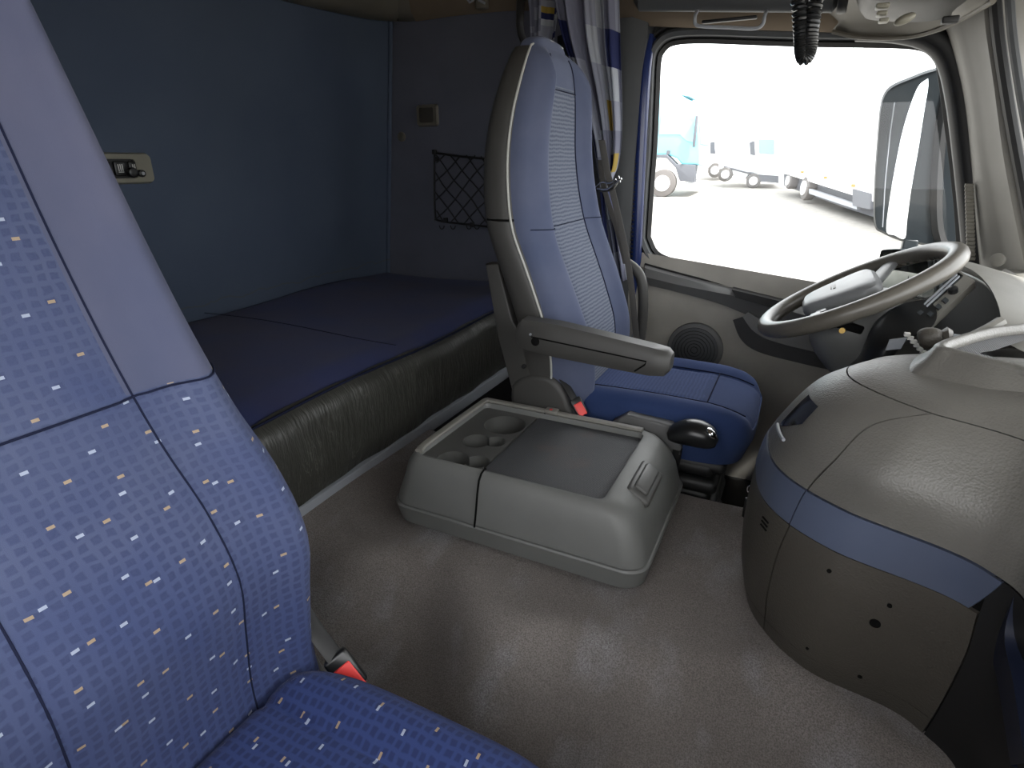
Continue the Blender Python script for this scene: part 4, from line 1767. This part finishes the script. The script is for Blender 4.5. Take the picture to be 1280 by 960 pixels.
# opening lies in the plane x = XB, facing the driver
XB = .44
Oi = [at(u, v, x=XB - .01) for u, v in hoodI]
Oo = [at(u, v, x=XB + .03) for u, v in hoodO]
mid = [(a + b) / 2 + Vector((-.035, -.01, .012)) for a, b in zip(Oi, Oo)]
back = [p + Vector((.22, .02, -.06)) for p in Oo]
m = MB()
m.grid([cr(Oi, 30), cr([a * .75 + b * .25 + Vector((-.02, 0, .005)) for a, b in zip(Oi, Oo)], 30), cr(mid, 30), cr(Oo, 30), cr(back, 30)])
link('hood', m, M['pillar'], bn)
m = MB()
m.tube(cr(Oi, 30), .005, 8)
link('opening_rim', m, M['rim'], bn)
m = MB()
deep = [p + Vector((.10, .04, -.03)) for p in Oi]
m.grid([cr(Oi, 30), cr(deep, 30)])
cc = sum(deep, Vector()) / len(deep)
m.grid([cr(deep, 30), [cc + Vector((0, 0, -.08))] * 30])
P = [at(u, v, x=XB + .06) for u, v in ((1150, 395), (1216, 345), (1262, 380), (1262, 420), (1220, 440), (1150, 440))]
b0 = len(m.v)
m.v.extend(P)
m.quad_uv(tuple(range(b0, b0 + 6)))
link('dark_opening', m, M['gap'], bn)
# slanted switch panel
PA = at(1139, 393, y=1.72)
PB = at(1199, 338, y=1.86)
PC = at(1219, 351, y=1.80)
PD = at(1158, 409, y=1.66)
m = MB()
nrm = (PB - PA).cross(PD - PA).normalized()
if nrm.dot(CAM - PA) < 0:
    nrm = -nrm


def pq(a, b, h=0):
    """panel coords: a along, b across"""
    return PA.lerp(PB, a).lerp(PD.lerp(PC, a), b) + nrm * h


def slab(mb, a0, a1, b0_, b1, h0, h1):
    k = len(mb.v)
    mb.v.extend([pq(a0, b0_, h0), pq(a1, b0_, h0), pq(a1, b1, h0), pq(a0, b1, h0), pq(a0, b0_, h1), pq(a1, b0_, h1), pq(a1, b1, h1), pq(a0, b1, h1)])
    for f in ((0, 1, 2, 3), (7, 6, 5, 4), (0, 4, 5, 1), (1, 5, 6, 2), (2, 6, 7, 3), (3, 7, 4, 0)):
        mb.quad_uv(tuple(k + i for i in f))


slab(m, 0, 1, 0, 1, -.02, 0)
pn = link('switch_panel', m, M['rim'], bn, smooth=False)
m = MB()
slab(m, .16, .95, .10, .40, 0, .004)
link('slot_unit', m, M['blackgloss'], pn, smooth=False)
m = MB()
slab(m, .22, .90, .14, .20, .004, .008)
slab(m, .22, .90, .29, .35, .004, .008)
link('slot_lips', m, M['rail'], pn, smooth=False)
m = MB()
m.cyl(pq(.66, .64, .006), .011, .014, nrm, 18, bev=.002)
link('panel_knob', m, M['blackgloss'], pn)
for a in (.06, .14, .30, .44):
    m = MB()
    slab(m, a, a + .07, .60 if a > .1 else .2, .82 if a > .1 else .42, 0, .005)
    link('push_button', m, M['housing'], pn, smooth=False)
# lower bright lip and facia between the binnacle and the console
m = MB()
P = [at(u, v, y=y_) for u, v, y_ in ((1252, 402, 1.52), (1235, 412, 1.5), (1215, 422, 1.48), (1200, 432, 1.46))]
m.tube(cr(P, 12), .012, 8)
link('lower_lip', m, M['rim'], bn)
# parking lever on the facia
pk = thing('parking_brake_lever', 'dark stubby parking brake lever between console and instruments', 'lever', at(1165, 425, y=1.50))
m = MB()
m.tube(cr([at(u, v, y=1.50) for u, v in ((1148, 424), (1155, 423), (1168, 423), (1178, 424))], 12), lambda t: .016 + .008 * math.sin(t * PI), 14)
link('grip', m, M['dash_low'], pk)
m = MB()
m.tube([at(1178, 424, y=1.50), at(1183, 423.5, y=1.5), at(1188, 424, y=1.50)], lambda t: .02 + .006 * math.sin(t * PI), 14)
link('collar', m, M['wheel'], pk)
m = MB()
m.tube([at(1188, 425, y=1.50), at(1215, 428, y=1.50)], .014, 10)
link('shaft', m, M['rail'], pk)
m = MB()
for k in range(6):
    p = at(1134 + 4 * k, 418 + 4.5 * k, y=1.52)
    m.box(p - Vector((.006, .006, .004)), p + Vector((.006, .006, .004)), bev=.001)
tag(link('selector_scale', m, M['print']), 'row of small white marks beside the parking brake lever', 'marks')

# driver dash body
m = MB()
m.box((.56, 1.36, -.4), (1.05, 2.60, .44), bev=.03)
struct('trim_20', m, M['dash_low'], 'lower dashboard on the driver side')
m = MB()
rows = []
for y in [2.62 - 2.8 * i / 20 for i in range(21)]:
    rows.append([(.60, y, .60), (.63, y, .66), (.72, y, .68), (1.05, y, .63)])
m.grid(rows)
struct('trim_21', m, M['pillar'], 'top of the dashboard along the windscreen')

# ================================================================== CURTAIN
cu = thing('curtain', 'gathered checked curtain in lavender, white and navy behind the driver seat', 'curtain', at(740, 150, y=2.5))


def curtain(name, left, right, y0, folds, amp, u0=0.0, nz=50, nu=70):
    rows = []
    Lc, Rc = cr([Vector((*p, 0)) for p in left], nz), cr([Vector((*p, 0)) for p in right], nz)
    wmax = .34
    for i in range(nz):
        r = []
        for j in range(nu):
            f = j / (nu - 1)
            q = Lc[i].lerp(Rc[i], f)
            p = at(q.x, q.y, y=y0)
            ph = f * folds * 2 * PI
            p.y += amp * math.sin(ph + .3 * math.sin(i * .1)) + amp * .4 * math.sin(ph * 2.3 + 1 + i * .02)
            r.append(p)
        rows.append(r)
    m = MB()
    m.grid(rows, uvf=lambda i, j: (u0 + j / (nu - 1) * wmax * folds / 3, -i / nz * .85))
    o = link(name, m, M['curtain'], cu)
    md = o.modifiers.new('thick', 'SOLIDIFY')
    md.thickness = .002
    return o


curtain('curtain_cloth', [(690, -15), (700, 40), (722, 110), (738, 170), (746, 215), (750, 240), (752, 290), (758, 350)],
        [(772, -15), (774, 60), (776, 120), (776, 170), (772, 205), (763, 238), (775, 290), (784, 350)], 2.40, 3.2, .020, .1)
curtain('curtain_end', [(657, -15), (660, 10), (661, 35), (661, 60)], [(702, -15), (700, 10), (697, 35), (694, 60)], 2.55, 1.6, .018, 1.4, 20, 40)

# ================================================================== OVERHEAD
cord = thing('coiled_cord', 'black coiled microphone cord hanging in front of the driver window', 'cord', at(1005, 0, y=1.6))
YK = 1.6
cpath = cr([at(u, v, y=YK) for u, v in ((984, -160), (992, -60), (999, 0), (1002, 40), (1003, 62), (1006, 72), (1011, 62), (1013, 40), (1019, 0), (1027, -60), (1036, -160))], 260)
m = MB()
pts = []
turns = 62
ref = Vector((0, 1, 0))
N_ = 900
for i in range(N_):
    t = i / (N_ - 1)
    k = t * (len(cpath) - 1)
    a = int(min(k, len(cpath) - 2))
    p = cpath[a].lerp(cpath[a + 1], k - a)
    d = (cpath[a + 1] - cpath[a]).normalized()
    e1 = d.cross(ref).normalized()
    th = t * turns * 2 * PI
    pts.append(p + e1 * .0125 * math.cos(th) + ref * .0125 * math.sin(th))
m.tube(pts, .0052, 7)
link('coil', m, M['blackgloss'], cord)
m = MB()
m.tube(cpath, .006, 6)
link('core', m, M['black'], cord)

rb = thing('roller_blind', 'dark rolled sun blind above the driver window with pull bar', 'blind', at(890, 5, y=2.5))
m = MB()
p0, p1 = at(792, 2, y=2.48), at(1052, 2, y=2.42)
R_ = []
for i in range(30):
    t = i / 29
    c_ = p0.lerp(p1, t)
    e = min(1, min(t, 1 - t) / .03) ** .5
    R_.append([c_ + Vector((0, .03 * math.cos(q_) * e, (.052 + .0 * t) * math.sin(q_) * (.4 + .6 * e) - .01 + .03)) for q_ in [2 * PI * k / 16 for k in range(16)]])
m.grid(R_, closed=True, cap0=True, cap1=True)
link('roller', m, M['pillar_b'], rb)
m = MB()
p = at(1053, 6, y=2.40)
m.cyl(p + Vector((0, 0, .02)), .045, .03, 'X', 24, bev=.008)
link('end_cap', m, M['black'], rb)
m = MB()
q0, q1 = at(869, 20, y=2.40), at(956, 20, y=2.40)
m.tube(cr([q0 + Vector((0, .03, .02)), q0, q0 + Vector((.004, 0, -.025)), q0 + Vector((.03, 0, -.034)), (q0 + q1) / 2 + Vector((0, 0, -.034)), q1 + Vector((-.03, 0, -.034)), q1 + Vector((-.004, 0, -.025)), q1, q1 + Vector((0, .03, .02))], 40), .006, 8)
link('pull_bar', m, M['rail'], rb)
m = MB()
m.box(at(877, 30, y=2.405) + Vector((0, -.01, 0)), at(947, 19, y=2.405) + Vector((0, .012, 0)), bev=.005)
link('pull_tab', m, M['black'], rb)

oh = thing('overhead_unit', 'grey overhead unit with small lamp above the windscreen corner', 'overhead unit', at(1150, 5, y=2.2))
m = MB()
P = [at(u, v, y=2.16) for u, v in ((1074, -46), (1078, -22), (1086, -6), (1100, 1), (1160, 3), (1205, -4), (1228, -18), (1236, -46))]
m.grid([cr([p + Vector((0, .20, -.012)) for p in P], 40), cr(P, 40), cr([p + Vector((0, -.10, .05)) for p in P], 40), cr([p + Vector((0, -.16, .25)) for p in P], 40)])
link('housing', m, M['shell'], oh)
m = MB()
for u0, v0, u1, v1 in ((1094, 11, 1113, 3), (1095, 20, 1110, 13), (1098, 28, 1112, 22)):
    m.box(at(u0, v0, y=2.10) + Vector((0, -.01, 0)), at(u1, v1, y=2.10) + Vector((0, .03, 0)), bev=.004)
link('buttons', m, M['ivory'], oh)
m = MB()
m.ball(at(1131, 24, y=2.14), .022, (1.2, .7, .55), Matrix.Rotation(-.4, 4, 'Y'))
link('lamp_lens', m, M['ivory'], oh)
m = MB()
m.box(at(1176, 30, y=2.2) + Vector((0, -.01, 0)), at(1200, 19, y=2.2) + Vector((0, .02, 0)), bev=.004)
link('clip', m, M['black'], oh)

# ================================================================== OUTSIDE
# door mirror
mr = thing('door_mirror', 'large dark door mirror outside the driver window', 'mirror', at(1140, 200, y=3.1))
YM = 3.22
hp = [(1097, 165), (1101, 128), (1112, 108), (1140, 95), (1165, 86), (1190, 84), (1205, 130), (1210, 220), (1214, 320), (1185, 312), (1150, 306), (1128, 302), (1104, 292), (1093, 280), (1093, 225)]
H = [at(u, v, y=YM) for u, v in hp]
Hs = cr(H + [H[0]], 60)[:-1]
c = sum(Hs, Vector()) / len(Hs)
m = MB()
m.grid([[c + (p - c) * .97 + Vector((0, .0, 0)) for p in Hs], [p + Vector((.0, .012, 0)) for p in Hs], [p + Vector((.02, .06, 0)) for p in Hs],
        [c + (p - c) * .85 + Vector((.06, .15, 0)) for p in Hs], [c + (p - c) * .4 + Vector((.08, .18, 0)) for p in Hs]], closed=True, cap1=True)
link('housing', m, M['housing'], mr)
m = MB()
Hi = [c + (p - c) * .97 + Vector((0, .004, 0)) for p in Hs]
m.v.extend(Hi)
m.quad_uv(tuple(range(len(Hi))))
link('backing_plate', m, M['housing'], mr)
gp = [(1160, 98), (1148, 108), (1137, 135), (1127, 170), (1119, 210), (1112, 250), (1108, 288), (1118, 294), (1131, 298), (1134, 275), (1140, 230), (1148, 185), (1155, 140), (1160, 110)]
m = MB()
gn = Vector((-.77, -.64, 0))
g0_ = at(1160, 200, y=2.93)


def on_glass(u, v):
    d = ray(u, v)
    return CAM + d * ((g0_ - CAM).dot(gn) / d.dot(gn))


Gf = cr([on_glass(u, v) for u, v in gp + [gp[0]]], 60)[:-1]
k0 = len(m.v)
m.v.extend(Gf)
m.v.extend([p + Vector((0, .01, 0)) for p in Gf])
n_ = len(Gf)
m.quad_uv(tuple(range(n_)))
for i in range(n_):
    m.quad_uv((i, (i + 1) % n_, n_ + (i + 1) % n_, n_ + i))
link('mirror_glass', m, M['mirror'], mr)
m = MB()
m.tube([at(u, v, y=YM - .01) for u, v in ((1118, 128), (1112, 170), (1106, 230), (1103, 284))], .003, 5)
link('trim_line', m, M['rail'], mr)
m = MB()
m.tube(cr([at(u, v, y=YM + .02) for u, v in ((1190, 95), (1176, 160), (1170, 230), (1172, 290), (1190, 330))], 16), .03, 8)
link('mount_arm', m, M['black'], mr)
m = MB()
m.box(at(1122, 330, y=YM), at(1150, 300, y=YM) + Vector((0, .05, 0)), bev=.01)
link('bracket', m, M['housing'], mr)
m2 = thing('wide_angle_mirror', 'small dark wide-angle mirror below the large door mirror', 'mirror', at(1125, 350, y=3.05))
m = MB()
q = cr([at(u, v, y=3.05) for u, v in ((1097, 345), (1100, 318), (1108, 312), (1150, 313), (1200, 318), (1200, 400), (1130, 392), (1100, 378), (1097, 345))], 40)[:-1]
c = sum(q, Vector()) / len(q)
m.grid([q, [p + Vector((.01, .03, 0)) for p in q], [c + (p - c) * .7 + Vector((.02, .12, 0)) for p in q]], closed=True, cap1=True)
link('housing', m, M['housing'], m2)
m = MB()
q2 = [c + (p - c) * .90 + Vector((0, .005, 0)) for p in q]
m.v.extend(q2)
m.quad_uv(tuple(range(len(q2))))
link('mirror_glass', m, M['mirror'], m2)

# yard
def gz(y):
    return -1.6 + .05 * y


def gat(u, v):
    d = ray(u, v)
    # C + d t : z = -1.6 + .05 y
    t = (-1.6 - CAM.z) / (d.z - .05 * d.y)
    return CAM + d * t


m = MB()
m.grid([[(-60, 3.3, gz(3.3)), (60, 3.3, gz(3.3))], [(-80, 70, gz(70)), (60, 70, gz(70))]])
m.grid([[(-60, -60, -1.45), (60, -60, -1.45)], [(-60, 3.3, -1.45), (60, 3.3, -1.45)]])
struct('ground', m, M['asphalt'], 'pale sunlit yard paving outside the window')


def wheel(root, c, r, wd=.25, ax='Y', rot=None):
    m = MB()
    m.cyl(c, r, wd, ax, 28, bev=.04)
    t_ = link('tyre', m, M['tyre'], root)
    m = MB()
    m.cyl(Vector(c) + Vector((0, -wd * .5, 0)), r * .58, .05, ax, 24, bev=.01)
    m.cyl(Vector(c) + Vector((0, -wd * .55, 0)), r * .2, .1, ax, 12)
    link('wheel_rim', m, M['white_p'], root)
    return t_


# blue tractor (left), facing +x
g0 = gat(832, 246)
yT = g0.y
tr = thing('blue_truck', 'sky blue tractor truck parked at the left of the window', 'truck', (g0.x, yT, g0.z))


def onp(u, v, y):
    return at(u, v, y=y)


wh = wheel(tr, onp(829, 229, yT), (onp(829, 229, yT) - onp(829, 246, yT)).length, .35)
m = MB()
prof = [(760, 170), (760, 120), (800, 112), (850, 118), (866, 128), (872, 145), (875, 178), (874, 206), (852, 206), (846, 198), (835, 194), (815, 194), (800, 200), (760, 200)]
m.prism([(p.x, p.z) for p in [onp(u, v, yT) for u, v in prof]], yT, yT + 2.5, bev=.08)
link('cab', m, M['cyan_p'], tr)
m = MB()
prof = [(760, 114), (760, 60), (815, 70), (852, 92), (862, 118), (800, 112)]
m.prism([(p.x, p.z) for p in [onp(u, v + 2, yT) for u, v in prof]], yT + .1, yT + 2.4, bev=.1)
link('roof', m, M['white_p'], tr)
m = MB()
prof = [(824, 168), (827, 146), (858, 148), (866, 152), (867, 178), (858, 176), (850, 168)]
m.prism([(p.x, p.z) for p in [onp(u, v, yT) for u, v in prof]], yT - .03, yT + .1)
link('side_window', m, M['wglass'], tr)
m = MB()
prof = [(868, 150), (874, 152), (876, 180), (870, 180)]
m.prism([(p.x, p.z) for p in [onp(u, v, yT) for u, v in prof]], yT + .1, yT + 2.3)
link('windscreen', m, M['wglass'], tr)
m = MB()
m.box(onp(867, 184, yT) + Vector((0, -.3, 0)), onp(874, 145, yT) + Vector((.0, -.1, 0)), bev=.03)
link('side_mirror', m, M['grey_p'], tr)
m = MB()
prof = [(810, 200), (818, 196), (834, 198), (845, 210), (850, 226), (868, 228), (870, 206), (846, 205), (834, 193), (810, 194)]
m.prism([(p.x, p.z) for p in [onp(u, v, yT) for u, v in prof]], yT - .08, yT + .4, bev=.02)
link('wheel_arch', m, M['grey_p'], tr)
m = MB()
for v0, v1 in ((206, 214), (217, 224), (229, 236)):
    m.box(onp(848, v1, yT) + Vector((0, -.05, 0)), onp(868, v0, yT) + Vector((0, 2.4, 0)), bev=.03)
link('bumper_steps', m, M['white_p'], tr)
m = MB()
m.box(onp(833, 193, yT) + Vector((0, -.02, 0)), onp(838, 188, yT) + Vector((0, .05, 0)))
link('badge', m, M['grey_p'], tr)


# white vans
def van(label, px0, cat='van'):
    """px0: dict of pixel features on the near side plane"""
    g = gat(*px0['wheel_f'])
    ax = px0['ang']
    y = g.y
    r = thing('white_van', label, cat, (g.x, y, g.z), 'white vans in the yard')
    return r, y


vA, yA = van('white high-roof van with blue-tinted windscreen in mid yard', {'wheel_f': (942, 235), 'ang': 0})
R_wheels = []


def vpt(u, v, dy, y):
    p = at(u, v, y=y)
    return p + Vector((0, dy, 0))


def van_body(root, y, U, W):
    m = MB()
    m.prism([(p.x, p.z) for p in [at(u, v, y=y) for u, v in U]], y, y + 2.2, bev=.12)
    return link('body', m, M['white_p'], root)


van_body(vA, yA, [(898, 212), (898, 155), (905, 150), (945, 151), (950, 160), (972, 196), (974, 218), (970, 228), (948, 226), (945, 218), (938, 216), (932, 224), (914, 219), (908, 211)], 0)
p = at(942, 226, y=yA)
wheel(vA, p, (p - at(942, 235, y=yA)).length, .25)
p = at(907, 218, y=yA)
wheel(vA, p, (p - at(907, 227, y=yA)).length, .25)
m = MB()
P = [at(u, v, y=yA - .04) for u, v in ((948, 174), (971, 174), (971, 193), (949, 192))]
m.prism([(p.x, p.z) for p in P], yA - .05, yA + .05)
link('windscreen', m, M['wglass'], vA)
m = MB()
P = [at(u, v, y=yA - .04) for u, v in ((937, 178), (943, 176), (944, 194), (938, 193))]
m.prism([(p.x, p.z) for p in P], yA - .06, yA + .05)
link('side_window', m, M['grey_p'], vA)
m = MB()
m.tube([at(u, v, y=yA - .06) for u, v in ((905, 208), (930, 215), (942, 217))], .04, 6)
link('side_moulding', m, M['grey_p'], vA)
m = MB()
P = [at(u, v, y=yA - .1) for u, v in ((948, 218), (973, 220), (973, 229), (950, 227))]
m.prism([(p.x, p.z) for p in P], yA - .12, yA + .3)
link('bumper', m, M['grey_p'], vA)
yB = yA + 3.5
gB = at(895, 222, y=yB)
vB = thing('white_van', 'white van half hidden between blue truck and nearer van', 'van', gB, 'white vans in the yard')
van_body(vB, yB, [(872, 208), (872, 158), (880, 154), (900, 156), (902, 168), (914, 190), (914, 214), (902, 214), (898, 206), (892, 205), (888, 212)], 0)
p = at(894, 213, y=yB)
wheel(vB, p, (p - at(894, 222, y=yB)).length, .25)
m = MB()
P = [at(u, v, y=yB - .04) for u, v in ((888, 178), (893, 177), (894, 192), (888, 192))]
m.prism([(p.x, p.z) for p in P], yB - .06, yB + .05)
link('side_window', m, M['grey_p'], vB)
m = MB()
P = [at(u, v, y=yB - .04) for u, v in ((898, 175), (905, 176), (905, 190), (898, 188))]
m.prism([(p.x, p.z) for p in P], yB - .06, yB + .05)
link('windscreen', m, M['wglass'], vB)

# box lorry coming nearer to the right
gL0, gL1 = gat(990, 250), gat(1096, 288)
lo = thing('box_lorry', 'long white box lorry parked at the right of the window', 'lorry', gL0)
dL = (gL1 - gL0)
dL.z = 0
dL.normalize()
nL = Vector((dL.y, -dL.x, 0))
if nL.y < 0:
    nL = -nL


def lat(u, v):
    """point on the lorry's near side plane"""
    d = ray(u, v)
    t = (gL0 - CAM).dot(nL) / d.dot(nL)
    return CAM + d * t


def lprism(px_, d0, d1, bev=0):
    bm = bmesh.new()
    P = [lat(u, v) for u, v in px_]
    a = [bm.verts.new(p + nL * d0) for p in P]
    b = [bm.verts.new(p + nL * d1) for p in P]
    bm.faces.new(a)
    bm.faces.new(b[::-1])
    n = len(P)
    for i in range(n):
        bm.faces.new((a[i], b[i], b[(i + 1) % n], a[(i + 1) % n]))
    m = MB()
    m.addbm(bm)
    return m


link('cargo_box', lprism([(968, 213), (968, 120), (1210, -10), (1260, 305)], 0, 2.5), M['white_p'], lo)
link('chassis', lprism([(970, 216), (1096, 252), (1110, 282), (1050, 262), (970, 232)], .3, 2.2), M['grey_p'], lo)
link('side_guard', lprism([(1012, 236), (1072, 256), (1072, 262), (1012, 242)], -.02, .1), M['rail'], lo)
link('side_locker', lprism([(1068, 236), (1090, 242), (1090, 262), (1068, 257)], -.05, .8), M['grey_p'], lo)
for u, v, r in ((1005, 235, 14), (985, 226, 9)):
    p = lat(u, v)
    rr = (p - lat(u, v + r)).length
    m = MB()
    m.cyl(p + nL * .15, rr, .3, nL, 28, bev=.04)
    link('tyre', m, M['tyre'], lo)
    m = MB()
    m.cyl(p - nL * .02, rr * .58, .06, nL, 24, bev=.01)
    link('wheel_rim', m, M['white_p'], lo)
for u, v in ((1033, 222), (1068, 232), (1004, 215)):
    m = MB()
    m.box(lat(u, v) - Vector((.08, .06, .04)), lat(u, v) + Vector((.08, .02, .04)))
    link('marker_lamp', m, M['orange'], lo)
